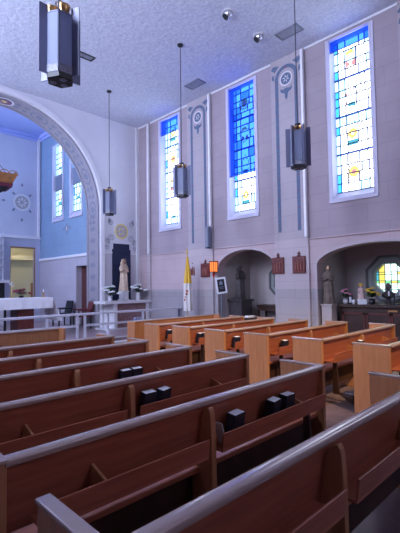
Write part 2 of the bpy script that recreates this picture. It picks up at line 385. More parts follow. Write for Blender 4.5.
# niche rooms
NX = 10.4
OCT = (1.72, .40)
def niche_room(n, idx, oc):
    y0, y1 = n[0], n[1]; b = MB()
    b.box(XR+RW, NX+.3, y1, y1+.08, 0, 3); b.box(XR+RW, NX+.3, y0-.08, y0, 0, 3); b.box(XR+RW, NX+.3, y0, y1, 2.75, 2.9)
    q = .6; cz, R = OCT
    b.box(NX, NX+.25, y0, oc-q, 0, 2.9); 
    if oc+q < y1: b.box(NX, NX+.25, oc+q, y1, 0, 2.9)
    b.box(NX, NX+.25, oc-q, oc+q, 0, cz-q); b.box(NX, NX+.25, oc-q, oc+q, cz+q, 2.9)
    octv = [(oc+R*math.cos(PI/8+PI/4*i)/math.cos(PI/8), cz+R*math.sin(PI/8+PI/4*i)/math.cos(PI/8)) for i in range(8)]
    out = []
    for yy, zz in octv:
        m_ = max(abs(yy-oc), abs(zz-cz)); out.append((oc+(yy-oc)*q/m_, cz+(zz-cz)*q/m_))
    for sy_ in (-1, 1):
        for sz_ in (-1, 1):
            k_ = [o_ for o_ in out if (o_[0]-oc)*sy_ > 0 and (o_[1]-cz)*sz_ > 0]
            b.prism([(NX, *k_[0]), (NX, oc+sy_*q, cz+sz_*q), (NX, *k_[1])], (.25, 0, 0))
    for i in range(8):
        j = (i+1) % 8; A, B, C_, D = octv[i], octv[j], out[j], out[i]
        b.hexa([(NX, *A), (NX, *B), (NX, *C_), (NX, *D), (NX+.25, *A), (NX+.25, *B), (NX+.25, *C_), (NX+.25, *D)])
    struct(b.build('wall_niche_%d' % idx, m_niche))
    # octagonal window: frame, glass, lead
    w_ = MB()
    def ring(r0, r1, xa, xb, mi=0):
        vs = lambda r: [(oc+r*math.cos(PI/8+PI/4*i)/math.cos(PI/8), cz+r*math.sin(PI/8+PI/4*i)/math.cos(PI/8)) for i in range(8)]
        a_, c_ = vs(r0), vs(r1)
        for i in range(8):
            j = (i+1) % 8
            w_.hexa([(xa, *a_[i]), (xa, *a_[j]), (xa, *c_[j]), (xa, *c_[i]), (xb, *a_[i]), (xb, *a_[j]), (xb, *c_[j]), (xb, *c_[i])], mi)
    ring(.40, .55, NX-.05, NX+.01); ring(.51, .57, NX-.08, NX+.01, 1); ring(.36, .40, NX-.02, NX+.12)
    f = struct(w_.build('window_%d' % (idx+10), [m_octframe, m_octedge], bevel=.004))
    g = MB(); xs = NX+.12
    # quads of the pane grid clipped to the octagon by choosing rows
    rows = [(-.39, -.26, .16+.1), (-.26, -.13, .39), (-.13, .02, .39), (.02, .17, .39), (.17, .39, .2)]
    import itertools
    vs = [(oc+.395*math.cos(PI/8+PI/4*i)/math.cos(PI/8), cz+.395*math.sin(PI/8+PI/4*i)/math.cos(PI/8)) for i in range(8)]
    def clip(poly, lim, ax, sgn):
        outp = []
        for i in range(len(poly)):
            p, q_ = poly[i], poly[(i+1) % len(poly)]; dp, dq = sgn*(p[ax]-lim), sgn*(q_[ax]-lim)
            if dp <= 0: outp.append(p)
            if dp*dq < 0: t = dp/(dp-dq); outp.append(tuple(p[k]+(q_[k]-p[k])*t for k in (0, 1)))
        return outp
    cols = [-.41, -.3, -.15, 0, .15, .3, .41]; rws = [-.41, -.28, -.12, -.06, .1, .16, .41]
    for i in range(6):
        for j in range(6):
            p = clip(clip(clip(clip(vs, oc+cols[i], 0, -1), oc+cols[i+1], 0, 1), cz+rws[j], 1, -1), cz+rws[j+1], 1, 1)
            if len(p) < 3: continue
            mi = 0
            if i in (0, 5): mi = 2
            if i == 4 and j > 2: mi = 1
            if j == 2: mi = 3 if i % 2 else 1
            if j == 4 and i in (1, 4): mi = 1
            if j == 1: mi = 0
            if j == 0: mi = 2 if i % 2 else 0
            if j == 5 and i in (2, 3): mi = 0
            g.poly([(xs, *q_) for q_ in p], mi)
    g.build('stained_glass', [g_oct, g_octy, g_teal, g_green], f)
    l = MB()
    for c_ in cols[1:-1]: l.box(xs-.02, xs-.004, oc+c_-.008, oc+c_+.008, cz-.38, cz+.38)
    for r_ in rws[1:-1]: l.box(xs-.02, xs-.004, oc-.38, oc+.38, cz+r_-.008, cz+r_+.008)
    l.build('lead_came', m_lead, f)
niche_room(NICHES[0], 1, 6.85 if False else 6.86); niche_room(NICHES[1], 2, 3.84)

# string course, dado line, niche arch edging, pilasters
b = MB()
def run(y0, y1, z0, z1, d): b.box(XR-d, XR, y0, y1, z0, z1)
run(YB, YF, 2.70, 2.74, .035)
struct(b.build('trim_10', m_rwall))
b = MB()
for y0, y1 in ((YB, 2.15), (4.95, 6.17), (8.22, YF)): run(y0, y1, 1.42, 1.46, .02)
struct(b.build('trim_11', m_pil))
for i, n in enumerate(NICHES):
    b = MB(); K = 32; rings = []
    for k in range(K+1):
        t = -math.cos(PI*k/K); y = (n[0]+n[1])/2+t*(n[1]-n[0])/2; z = niche_z(n, y)
        ny = t; nz = math.sin(PI*k/K)
        rings.append([(XR-.025, y, z), (XR-.025, y+ny*.07, z+nz*.07), (XR, y+ny*.07, z+nz*.07), (XR, y, z)])
    rings = [[(x, yy, 0) for x, yy, z in [(XR-.025, n[0], 0), (XR-.025, n[0]-.07, 0), (XR, n[0]-.07, 0), (XR, n[0], 0)]]] + rings + [[(XR-.025, n[1], 0), (XR-.025, n[1]+.07, 0), (XR, n[1]+.07, 0), (XR, n[1], 0)]]
    b.loft(rings); struct(b.build('trim_%d' % (12+i), m_pil))
def pilaster(y0, y1, name, border=True, z0=0):
    b = MB(); b.box(XR-.06, XR, y0, y1, z0, ZC)
    p = struct(b.build(name, m_pil, bevel=.006))
    MB().box(XR-.13, XR-.0601, y0+.0, y0+.06, 3.42 if name == 'trim_15' else 2.76, ZC-.06).build('edge_strip', m_white2, p, bevel=.004)  # white strip along the near edge of the pilaster
    if not border: return p
    c = (y0+y1)/2+.02; x = XR-.064; h = .29; s = MB(); zt = 6.98
    def rect(a, c_, za, zb, mi=0, xx=x): s.poly([(xx, a, za), (xx, c_, za), (xx, c_, zb), (xx, a, zb)], mi)
    for q in (-1, 1):
        rect(c+q*h-.05, c+q*h+.05, 2.95, zt)
        z = 3.1
        while z < zt: 
            s.poly([(x-.002, c+q*h-.03, z), (x-.002, c+q*h, z+.035), (x-.002, c+q*h+.03, z), (x-.002, c+q*h, z-.035)], 1); z += .42
        # corner scrolls
        s.poly([(x, c+q*.34, 7.2), (x, c+q*.46, 7.3), (x, c+q*.40, 7.38), (x, c+q*.2, 7.33)], 0)
        s.poly([(x, c+q*.36, 6.98), (x, c+q*.44, 7.04), (x, c+q*.42, 7.15), (x, c+q*.37, 7.12)], 0)
    n = 18
    for i in range(n):   # arched head of the border
        a0, a1 = PI*i/n, PI*(i+1)/n
        s.poly([(x, c+r*math.cos(a), zt+r*.95*math.sin(a)) for r, a in ((.24, a0), (.34, a0), (.34, a1), (.24, a1))], 0)
    n = 24
    for r0, r1, mi in ((.155, .195, 2), (0.0, .15, 0)):
        for i in range(n):
            a0, a1 = 2*PI*i/n, 2*PI*(i+1)/n
            s.poly([(x-.003, c+r*math.cos(a), 6.93+r*math.sin(a)) for r, a in ((r0, a0), (r1, a0), (r1, a1), (r0, a1))], mi)
    for i in range(6):
        a = PI*i/3+.3; s.poly([(x-.005, c+.04*math.cos(a-.5), 6.93+.04*math.sin(a-.5)), (x-.005, c+.12*math.cos(a), 6.93+.12*math.sin(a)), (x-.005, c+.04*math.cos(a+.5), 6.93+.04*math.sin(a+.5))], 2)
    s.poly([(x-.003, c-.18, 6.70), (x-.003, c-.16, 6.60), (x-.003, c-.05, 6.55), (x-.003, c-.04, 6.44), (x-.003, c, 6.36), (x-.003, c+.04, 6.44), (x-.003, c+.05, 6.55), (x-.003, c+.16, 6.60), (x-.003, c+.18, 6.70), (x-.003, c+.1, 6.66), (x-.003, c, 6.69), (x-.003, c-.1, 6.66)], 0)
    s.poly([(x-.003, c-.05, 7.2), (x-.003, c+.05, 7.2), (x-.003, c, 7.3)], 1)
    s.build('painted_border', [m_stencil, m_stencil2, m_cream], p); return p
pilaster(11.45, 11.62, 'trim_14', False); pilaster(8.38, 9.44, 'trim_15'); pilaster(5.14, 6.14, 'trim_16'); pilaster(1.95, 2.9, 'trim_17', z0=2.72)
b = MB(); b.box(XC+AR+.15, XR, YF-.03, YF, 2.77, 2.83); b.box(XR-.12, XR, YF-.05, YF, 0, ZC); struct(b.build('trim_18', m_trim, bevel=.006))
b = MB(); b.box(XR-.03, XR, YB, YF, ZC-.05, ZC); b.box(XL, XL+.03, YB, YF, ZC-.05, ZC); struct(b.build('trim_19', m_trim))

# ------------------------------------------------------------------ stained windows
def stained(name, x, inward, y, z0, z1, hw, seed, sections=4, blind=None, mats=None, rev=.24, casing=True, dark_panel=None):
    """x = wall face; inward = -1 when the room lies toward -x. Glass sits rev behind the face."""
    R = random.Random(seed); o_ = -inward; xg = x+o_*rev
    f = MB()
    c = .07 if casing else .05
    def bx(ya, yb, za, zb, d0, d1): f.box(min(x+o_*d0, x+o_*d1), max(x+o_*d0, x+o_*d1), ya, yb, za, zb)
    bx(y-hw-c, y-hw, z0-c, z1, -.03, .0); bx(y+hw, y+hw+c, z0-c, z1, -.03, .0); bx(y-hw-c, y+hw+c, z0-c, z0, -.045, .0)
    bx(y-hw, y-hw+.03, z0, z1, -.03, rev); bx(y+hw-.03, y+hw, z0, z1, -.03, rev); bx(y-hw, y+hw, z0, z0+.03, -.03, rev); bx(y-hw, y+hw, z1-.03, z1, -.03, rev)
    # sloping sill
    f.prism([(x+o_*.02, y-hw, z0+.03), (x+o_*rev, y-hw, z0+.03), (x+o_*rev, y-hw, z0+.2)], (0, 2*hw, 0))
    fr = struct(f.build(name, m_casing, bevel=.004))
    g = MB(); l = MB(); ya, yb = y-hw+.03, y+hw-.03; za, zb = z0+.2, z1-.03
    W_, H_ = yb-ya, (zb-za)/sections
    def L(a, b_, c_, d, th=.011, mi=0, dep=.02): l.box(min(xg-o_*dep, xg-o_*.003), max(xg-o_*dep, xg-o_*.003), a-(th if a == b_ else 0), b_+(th if a == b_ else 0), c_-(th if c_ == d else 0), d+(th if c_ == d else 0), mi)
    for s in range(sections):
        b0 = za+s*H_; zz = [b0]
        while zz[-1] < b0+H_-.3: zz.append(zz[-1]+R.uniform(.17, .28))
        zz[-1] = b0+H_ if b0+H_-zz[-1] < .12 else zz[-1]
        if zz[-1] != b0+H_: zz.append(b0+H_)
        for i in range(len(zz)-1):
            p, q = zz[i], zz[i+1]
            cuts = [0, .10, .28+R.uniform(-.02, .02), .60+R.uniform(-.06, .06), .8+R.uniform(-.04, .04), 1]
            for k in range(5):
                u0, u1 = cuts[k], cuts[k+1]
                # "left" of the photo is +y
                Y0, Y1 = yb-u1*W_, yb-u0*W_
                mi = 0
                if k == 0: mi = R.choice([1, 2, 1])
                elif k == 1: mi = R.choice([0, 0, 1])
                elif R.random() < .12: mi = 1
                g.poly([(xg, Y0, p), (xg, Y1, p), (xg, Y1, q), (xg, Y0, q)], mi)
                L(Y0, Y0, p, q, .0115)
            L(ya, yb, p, p, .0115)
        if s: L(ya, yb, b0, b0, .022, 1, .03)
        # emblem
        ec = yb-.42*W_; ez = b0+H_*.5; xe = xg-o_*.006; nn = 14; kind = (seed+s) % 4
        def disc(r0, r1, mi, dz=0, xx=xe, a0=0, a1=2*PI):
            for i in range(nn):
                t0, t1 = a0+(a1-a0)*i/nn, a0+(a1-a0)*(i+1)/nn
                g.poly([(xx, ec+r*math.cos(t), ez+dz+r*1.15*math.sin(t)) for r, t in ((r0, t0), (r1, t0), (r1, t1), (r0, t1))], mi)
        for q_ in range(16):
            a_ = q_*2*PI/16+R.uniform(-.1, .1); ro = R.uniform(.15, .24); yy, z_ = ec+ro*.8*math.cos(a_), ez+ro*1.25*math.sin(a_); h1, h2 = R.uniform(.015, .03), R.uniform(.02, .045)
            g.poly([(xe+.001, yy-h1, z_-h2*.4), (xe+.001, yy, z_-h2), (xe+.001, yy+h1, z_+h2*.3), (xe+.001, yy, z_+h2)], R.choice([7, 7, 7, 3, 4, 1, 5]))
        if kind == 0: disc(.05, .12, 3); disc(0, .05, 4); disc(.14, .17, 3, 0, xe, PI, 2*PI)
        elif kind == 1: disc(.03, .11, 3); g.poly([(xe, ec-.13, ez-.28), (xe, ec+.13, ez-.28), (xe, ec+.13, ez-.15), (xe, ec-.13, ez-.15)], 5)
        elif kind == 2:
            for t in range(6): 
                a = t*PI/3; yy, z_ = ec+.12*math.cos(a), ez+.05+.11*math.sin(a); g.poly([(xe, yy-.03, z_), (xe, yy, z_+.035), (xe, yy+.03, z_), (xe, yy, z_-.035)], 3 if t % 2 else 4)
            g.poly([(xe, ec-.1, ez-.26), (xe, ec+.1, ez-.26), (xe, ec+.08, ez-.16), (xe, ec-.08, ez-.16)], 5)
        else:
            g.poly([(xe, ec-.12, ez+.08), (xe, ec-.02, ez+.2), (xe, ec+.1, ez+.17), (xe, ec+.13, ez+.06), (xe, ec, ez+.1)], 3)
            for q_ in (-1, 1): g.poly([(xe, ec+q_*.02, ez-.18), (xe, ec+q_*.13, ez-.22), (xe, ec+q_*.11, ez-.06), (xe, ec+q_*.03, ez-.1)], 4)
        if dark_panel: 
            pass
    g.build('stained_glass', mats or GL, fr); l.build('lead_came', [m_lead, m_bar], fr)
    if dark_panel:
        MB().box(min(xg-o_*.05, xg-o_*.02), max(xg-o_*.05, xg-o_*.02), ya, yb, *dark_panel).build('spandrel_panel', m_greymet, fr)
    if blind:
        xb = x+o_*.03; k = MB(); k.box(xb-.002, xb+.002, y-hw+.031, y+hw-.031, blind, z1-.04)
        k.build('sun_blind', m_blind, fr); k = MB(); k.box(xb-.008, xb+.008, y-hw+.031, y+hw-.031, blind-.02, blind); k.build('blind_hem', m_bar, fr)
    return fr
for i, (yy, bl) in enumerate(zip(WIN_Y[:3], (6.88, 4.78, 7.12))):
    stained('window_%d' % (i+1), XR, -1, yy, WZ0, WZ1, WH, 10+i*3, 4, bl)
stained('window_4', XR, -1, WIN_Y[3], WZ0, WZ1, WH, 41, 4, 6.9)
for i, (a, c) in enumerate(CW):
    stained('window_%d' % (5+i), CXR, -1, (a+c)/2, CWZ[0], CWZ[1], (c-a)/2, 21+i, 2, None, [g_pale, g_pale, g_cyan, g_yel, g_yel, g_teal, g_blue, g_tan], .12, True, (5.55, 6.2))
# added plain windows, unseen, glowing to light the room (left wall, chancel left)
def plain(name, x, inward, y, z0, z1, hw, m=None):
    o_ = -inward; f = MB()
    for a, c in ((y-hw, y-hw+.04), (y+hw-.04, y+hw), (y-.015, y+.015)): f.box(min(x, x+o_*.24), max(x, x+o_*.24), a, c, z0, z1)
    z = z0
    for k in range(5): f.box(min(x+o_*.18, x+o_*.23), max(x+o_*.18, x+o_*.23), y-hw, y+hw, z0+(z1-z0)*k/4-.02*(k > 0), z0+(z1-z0)*k/4+.02)
    fr = struct(f.build(name, m_casing)); xg = x+o_*.235
    MB().poly([(xg, y-hw, z0), (xg, y+hw, z0), (xg, y+hw, z1), (xg, y-hw, z1)]).build('pane', m or g_side, fr)
plain('window_7', CXL, 1, 15.49, *CWZ, .43, emit('added chancel glass', (.55, .66, 1), 17)); plain('window_8', CXL, 1, 13.98, *CWZ, .43, emit('added chancel glass', (.55, .66, 1), 17))
for i, yy in enumerate(WIN_Y[:3]): plain('window_%d' % (20+i), XL, 1, yy, WZ0, WZ1, WH)

f = MB(); wx, wz = XC, 5.0  # added back window: glowing pane on the solid wall, fills the nave
for a_, c_ in ((-1.0, -.94), (-.36, -.30), (.30, .36), (.94, 1.0)): f.box(wx+a_, wx+c_, YB, YB+.08, wz-1.1, wz+1.1)
for z_ in (-1.1, -.4, .4, 1.04): f.box(wx-1, wx+1, YB, YB+.07, wz+z_, wz+z_+.06)
fr = struct(f.build('window_26', m_casing)); MB().poly([(wx-1, YB+.01, wz-1.1), (wx+1, YB+.01, wz-1.1), (wx+1, YB+.01, wz+1.1), (wx-1, YB+.01, wz+1.1)]).build('pane', emit('added back glass', (.72, .72, 1), 4.5), fr)

# painted wall emblems (flat paint on the plaster)
def emblem(name, c, u, v, nrm, r, mats, label_parent=None, petals=4, ext=2.2):
    c, u, v, nrm = map(Vector, (c, u, v, nrm)); b = MB(); n = 24
    def ring(r0, r1, mi, off):
        for i in range(n):
            a0, a1 = 2*PI*i/n, 2*PI*(i+1)/n
            b.poly([c+nrm*off+u*(rr*math.cos(a))+v*(rr*math.sin(a)) for rr, a in ((r0, a0), (r1, a0), (r1, a1), (r0, a1))], mi)
    ring(r*.78, r, 0, .004); ring(0, r*.76, 1, .004)
    for i in range(8):
        a = 2*PI*i/8; b.poly([c+nrm*.006+u*(q*r*math.cos(a+d))+v*(q*r*math.sin(a+d)) for q, d in ((.15, 0), (.4, .3), (.66, 0), (.4, -.3))], 2 if i % 2 else 0)
    for i in range(petals):
        a = 2*PI*i/petals+(PI/2 if petals == 4 else 0)
        b.poly([c+nrm*.004+u*(q*r*math.cos(a+d))+v*(q*r*math.sin(a+d)) for q, d in ((ext*.82, 0), (ext*.93, .07), (ext*1.04, 0), (ext*.93, -.07))], 3)
        if petals == 4: b.poly([c+nrm*.004+u*(q*r*math.cos(a+PI/4+d))+v*(q*r*math.sin(a+PI/4+d)) for q, d in ((1.1, 0), (1.3, .12), (1.6, 0), (1.3, -.12))], 3)
    return struct(b.build(name, mats))
emblem('trim_30', (6.52, CY1-.001, 5.2), (1,0,0), (0,0,1), (0,-1,0), .36, [m_trim, m_emb, m_cream, m_orn])
e = emblem('trim_31', (8.11, YF-.001, 3.58), (1,0,0), (0,0,1), (0,-1,0), .28, [m_gold_em, m_emb, m_cream, m_orn], petals=0)
b = MB(); x0 = 8.11
def scroll(cx, cz, r, s, turns=1.6):
    pts = []; n = 22
    for i in range(n+1):
        t = turns*2*PI*i/n; rr = r*(1-i/n*.75); pts.append((cx+s*rr*math.cos(t), cz+rr*math.sin(t)))
    for i in range(n):
        (ax, az), (bx_, bz) = pts[i], pts[i+1]; d = Vector((bx_-ax, bz-az)); d = Vector((-d.y, d.x)).normalized()*.014
        b.poly([(ax-d.x, YF-.005, az-d.y), (ax+d.x, YF-.005, az+d.y), (bx_+d.x, YF-.005, bz+d.y), (bx_-d.x, YF-.005, bz-d.y)])
for s in (-1, 1):
    for cx, cz, r in ((.44, 3.86, .11), (.40, 3.33, .12), (.56, 3.2, .10), (.58, 2.98, .09)): scroll(x0+s*cx, cz, r, s)
    b.poly([(x0+s*.42, YF-.005, 3.95), (x0+s*.5, YF-.005, 4.05), (x0+s*.56, YF-.005, 3.92), (x0+s*.5, YF-.005, 3.8)])
    b.poly([(x0+s*.48, YF-.005, 3.1), (x0+s*.52, YF-.005, 3.3), (x0+s*.58, YF-.005, 3.34), (x0+s*.54, YF-.005, 3.1)])
struct(b.build('trim_32', mat('grey scroll paint', (.42, .42, .50), .8)))
emb = MB(); yc, zc_ = 14.74, 3.9
emb.poly([(CXR-.004, yc, zc_-.26), (CXR-.004, yc+.11, zc_), (CXR-.004, yc, zc_+.26), (CXR-.004, yc-.11, zc_)], 0)
emb.poly([(CXR-.006, yc, zc_-.12), (CXR-.006, yc+.05, zc_), (CXR-.006, yc, zc_+.12), (CXR-.006, yc-.05, zc_)], 1)
for s in (-1, 1): emb.poly([(CXR-.004, yc+s*.1, zc_-.03), (CXR-.004, yc+s*.42, zc_), (CXR-.004, yc+s*.1, zc_+.1), (CXR-.004, yc+s*.18, zc_+.02)], 0)
struct(emb.build('trim_33', [m_orn, m_cream]))

# navy backdrop panel behind the marian statue
b = MB(); b.box(7.72, 8.48, YF-.035, YF-.002, 1.14, 2.93); b.box(7.77, 8.43, YF-.035, YF-.002, 2.93, 3.13)
tag(b.build('backdrop_panel', m_navy, bevel=.004), 'tall navy blue panel with stepped top behind the cream statue', 'panel')

# ================================================================== CEILING FITTINGS
def lantern():
    t = thing('pendant_lantern', '', 'pendant lamp')
    z0, z1, R, F = 3.79, 4.43, .145, .225
    hx = lambda r, z, ph=0: [(r*math.cos(PI/3*i+ph), r*math.sin(PI/3*i+ph), z) for i in range(6)]
    for i in range(6):
        a, c = PI/3*i, PI/3*(i+1); p = Vector((R*math.cos(a), R*math.sin(a), 0)); q = Vector((R*math.cos(c), R*math.sin(c), 0))
        g = MB(); nrm = ((p+q)/2).normalized()*.006
        g.hexa([p+Vector((0,0,z0+.07)), q+Vector((0,0,z0+.07)), q-nrm+Vector((0,0,z0+.07)), p-nrm+Vector((0,0,z0+.07)), p+Vector((0,0,z1)), q+Vector((0,0,z1)), q-nrm+Vector((0,0,z1)), p-nrm+Vector((0,0,z1))])
        g.build('glass_pane', m_frost, t)
        f = MB(); d = Vector((math.cos(a), math.sin(a), 0)); n = Vector((-d.y, d.x, 0))*.006
        lo, hi = z0-.01, z1+.07
        A, B = d*(R-.01), d*F
        f.hexa([A-n+Vector((0,0,lo)), B-n+Vector((0,0,lo)), B+n+Vector((0,0,lo)), A+n+Vector((0,0,lo)), A-n+Vector((0,0,hi)), B-n+Vector((0,0,hi)), B+n+Vector((0,0,hi)), A+n+Vector((0,0,hi))])
        f.build('fin', m_fin, t)
    b = MB(); b.loft([hx(R+.004, z0+.075), hx(R+.004, z0)]); 
    b.loft([hx(R+.006, z0+.08), hx(R+.006, z0+.07)])
    b.build('lower_band', mat('perforated metal', (.30, .31, .40), .5, noise=.4, nscale=60), t)
    b = MB(); b.loft([hx(R+.0, z0-.001), hx(R-.005, z0-.05), hx(R-.03, z0-.055)])
    lv = b.build('louvre', m_black, t)
    for (px, py) in ((.06, .03), (-.05, .05), (0, -.07)): MB().lathe([(.012, -.062), (.035, -.058), (.035, -.05)], (px, py, z0), 12).build('lens', m_greymet, lv)
    for i in range(3):
        a = PI*2*i/3+PI/6; b = MB(); b.lathe([(.02, 0), (.05, .03), (.066, .10), (.066, .105), (.05, .105)], (.08*math.cos(a), .08*math.sin(a), z1-.02), 14); b.build('cup', m_brass, t, smooth=True)
    b = MB(); b.loft([hx(R, z1-.02), hx(R, z1-.012)]); b.build('top_plate', m_fin, t)
    b = MB(); b.lathe([(.03, -.03), (.03, .02), (.055, .14), (.055, .15), (.012, .16)], (0, 0, z1), 14); b.build('hanger_cone', m_black, t, smooth=True)
    b = MB(); b.tube([(0,0,z1+.15), (0,0,ZC-.02)], .0095, 8); b.build('rod', m_cord, t, smooth=True)
    b = MB(); b.lathe([(.03, -.06), (.07, -.03), (.075, 0)], (0, 0, ZC), 16); b.build('canopy_cap', m_black, t, smooth=True)
    return t
LG = 'hexagonal pendant lanterns'
L0 = lantern(); L0.location = (1.87, 3.93, 0); L0['label'] = 'largest and nearest hexagonal finned glass lantern, cut off at the top edge'; L0['group'] = LG
dup(L0, (6.5, 3.95, 0), 'hexagonal glass lantern hanging in front of the right-hand wall stencil pilaster', group=LG)
dup(L0, (6.5, 7.17, 0), 'hexagonal glass lantern hanging beside the leftmost stained glass window', group=LG)
dup(L0, (6.5, 10.4, 0), 'hexagonal glass lantern hanging beside the chancel arch above the cream statue', group=LG)

def spot():
    t = thing('eyeball_spotlight', '', 'ceiling light')
    b = MB(); n = 24
    prof = [(.15, 0), (.15, -.012), (.115, -.014), (.11, .0)]
    b.lathe([(.15, 0), (.15, -.014), (.12, -.016), (.118, -.002)], (0,0,0), 24); b.build('ring', m_trim, t, smooth=True)
    b = MB(); b.ball((0, 0, -.02), .105, seg=20, rg=10); b.build('eyeball', m_chrome, t, smooth=True)
    d = Vector((-.45, .5, -.72)).normalized(); b = MB(); u = d.cross(Vector((0,0,1))).normalized(); v = d.cross(u); c = Vector((0,0,-.02))+d*.085
    b.loft([[c+(u*math.cos(2*PI*i/20)+v*math.sin(2*PI*i/20))*r+d*o_ for i in range(20)] for r, o_ in ((.078, 0), (.072, .028), (.055, .02))]); b.build('lamp_mouth', m_black, t, smooth=True)
    return t
sp = spot(); sp.location = (6.48, 5.58, ZC); sp['label'] = 'round eyeball spotlight in the ceiling, the one further left'; sp['group'] = 'eyeball spotlights'
dup(sp, (7.63, 5.62, ZC), 'round eyeball spotlight in the ceiling nearer the right wall', group='eyeball spotlights')
def vent(lx, ly, label, loc, m=m_vent):
    t = thing('ceiling_vent', label, 'vent', loc, group='ceiling vents'); b = MB()
    b.box(-lx, lx, -ly, -ly+.03, -.015, 0); b.box(-lx, lx, ly-.03, ly, -.015, 0); b.box(-lx, -lx+.03, -ly, ly, -.015, 0); b.box(lx-.03, lx, -ly, ly, -.015, 0); b.build('frame', m, t)
    b = MB(); k = -ly+.05
    while k < ly-.04: b.hexa([(-lx+.03, k, -.012), (lx-.03, k, -.012), (lx-.03, k+.02, -.002), (-lx+.03, k+.02, -.002), (-lx+.03, k, -.009), (lx-.03, k, -.009), (lx-.03, k+.02, .001), (-lx+.03, k+.02, .001)]); k += .04
    b.build('louvre_slats', m, t); return t
vent(.17, .30, 'rectangular ceiling vent above the painted pilaster between left and middle windows', (8.11, 8.32, ZC))
vent(.17, .30, 'rectangular ceiling vent above the painted pilaster beside the rightmost window', (8.02, 5.04, ZC))
vent(.28, .12, 'dark rectangular ceiling vent just right of the nearest lantern', (5.0, 9.2, ZC), m_black)

# ================================================================== PEWS
PH = .87
def make_pew(x0, x1, label, group, moulded=False, cs=-.12, lb=-.2):
    """local origin: centre of the pew on the floor, y = 0 at the top of the back; faces +y"""
    t = thing('pew', label, 'pew', group=group); h = (x1-x0)/2; ix = h-.04
    # backrest (slightly reclined)
    b = MB(); b.hexa([(-ix, .05, .51), (ix, .05, .51), (ix, .075, .51), (-ix, .075, .51), (-ix, -.005, PH-.02), (ix, -.005, PH-.02), (ix, .02, PH-.02), (-ix, .02, PH-.02)]); b.build('backrest', m_wood, t)
    # top rail: rounded section
    b = MB(); n = 10; sec = [(-.034+0, PH-.035), (-.038, PH-.02)] + [(.036*-math.cos(PI*i/n)-.0, PH-.012+.014*math.sin(PI*i/n)) for i in range(n+1)] + [(.036, PH-.03), (.02, PH-.04), (-.02, PH-.045)]
    b.prism([(-ix, yy, zz) for yy, zz in sec], (2*ix, 0, 0)); b.build('top_rail', m_rail, t, smooth=True)
    b = MB(); b.hexa([(-ix, .035, .395), (ix, .035, .395), (ix, .40, .42), (-ix, .40, .42), (-ix, .035, .43), (ix, .035, .43), (ix, .41, .455), (-ix, .41, .455)]); b.build('seat', m_wood, t, bevel=.01)
    b = MB(); b.box(-ix, ix, .10, .12, .17, .395); b.build('seat_shade_board', m_dark, t)  # dark board standing for the shade under the seat
    for s in (-1, 1):
        b = MB(); xa, xb = (s*h, s*(h-.048)); b.box(min(xa, xb), max(xa, xb), -.03, .42, 0, PH-.02); e = b.build('end_panel', m_woodend, t, bevel=.006)
        b = MB(); b.box(min(xa, xb)-.005, max(xa, xb)+.005, -.04, .43, PH-.02, PH); b.build('end_cap', m_rail, e, bevel=.006)
        if moulded and s == -1:
            b = MB(); X = xa
            for (ya, yb_, za, zb_) in ((.03, .05, .12, .74), (.37, .39, .12, .74), (.03, .39, .72, .74), (.03, .39, .12, .14)): b.box(X-.014, X+.002, ya, yb_, za, zb_)
            for (ya, yb_, za, zb_) in ((.075, .085, .165, .695), (.335, .345, .165, .695), (.075, .345, .685, .695), (.075, .345, .165, .175)): b.box(X-.007, X+.002, ya, yb_, za, zb_)
            b.build('end_moulding', m_woodend, e, bevel=.003)
    # centre support: shaped board in the yz plane
    b = MB(); prof = [(-.03, PH-.055), (-.055, PH-.045), (-.066, PH-.065), (-.072, PH-.09), (-.078, .68), (-.08, .55), (-.08, .4), (-.09, .2), (-.125, .04), (-.125, 0), (.40, 0), (.40, .05), (.34, .14), (.32, .3), (.38, .40), (.1, .40), (.06, .5), (.01, PH-.1)]
    b.prism([(cs-.022, yy, zz) for yy, zz in prof], (.044, 0, 0)); b.build('centre_support', m_woodend, t, bevel=.005)
    # book racks, one each side of the support
    for s in (-1, 1):
        a, c = cs+(.04 if s > 0 else -.085), s*(ix-.13); a, c = min(a, c), max(a, c)
        b = MB(); b.hexa([(a, -.115, .555), (c, -.115, .555), (c, -.102, .555), (a, -.102, .555), (a, -.13, .665), (c, -.13, .665), (c, -.117, .665), (a, -.117, .665)])
        b.box(a, c, -.115, .046, .543, .557); r = b.build('book_rack', m_wood, t, bevel=.003)
        mid = (a+c)/2+(.3 if s > 0 else lb); b = MB(); b.hexa([(mid-.01, -.11, .555), (mid+.01, -.11, .555), (mid+.01, .04, .555), (mid-.01, .04, .555), (mid-.008, -.12, .655), (mid+.008, -.12, .655), (mid+.008, .02, .70), (mid-.008, .02, .70)]); b.build('rack_bracket', m_woodend, r)
    # kneeler folded down behind
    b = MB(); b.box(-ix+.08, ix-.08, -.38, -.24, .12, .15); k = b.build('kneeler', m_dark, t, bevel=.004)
    b = MB(); b.box(-ix+.1, ix-.1, -.385, -.235, .15, .19); b.build('kneeler_pad', m_pad, k, bevel=.015)
    for xx in (-ix+.3, ix-.3):
        b = MB(); b.hexa([(xx-.015, -.36, 0), (xx+.015, -.36, 0), (xx+.015, -.26, 0), (xx-.015, -.26, 0), (xx-.015, -.33, .12), (xx+.015, -.33, .12), (xx+.015, -.05, .12), (xx-.015, -.05, .12)]); 
        b.hexa([(xx-.015, -.09, .09), (xx+.015, -.09, .09), (xx+.015, .0, .09), (xx-.015, .0, .09), (xx-.015, -.06, .52), (xx+.015, -.06, .52), (xx+.015, -.01, .52), (xx-.015, -.01, .52)]); b.build('kneeler_arm', m_dark, k)
    return t
LX0, LX1, RX0, RX1 = .60, 3.40, 4.93, 7.55
lcx, rcx = (LX0+LX1)/2, (RX0+RX1)/2
ROWS = [1.01, 1.88, 2.75, 3.63, 4.49, 5.34, 6.2]
GLp, GRp = 'pews left of the centre aisle', 'pews right of the centre aisle'
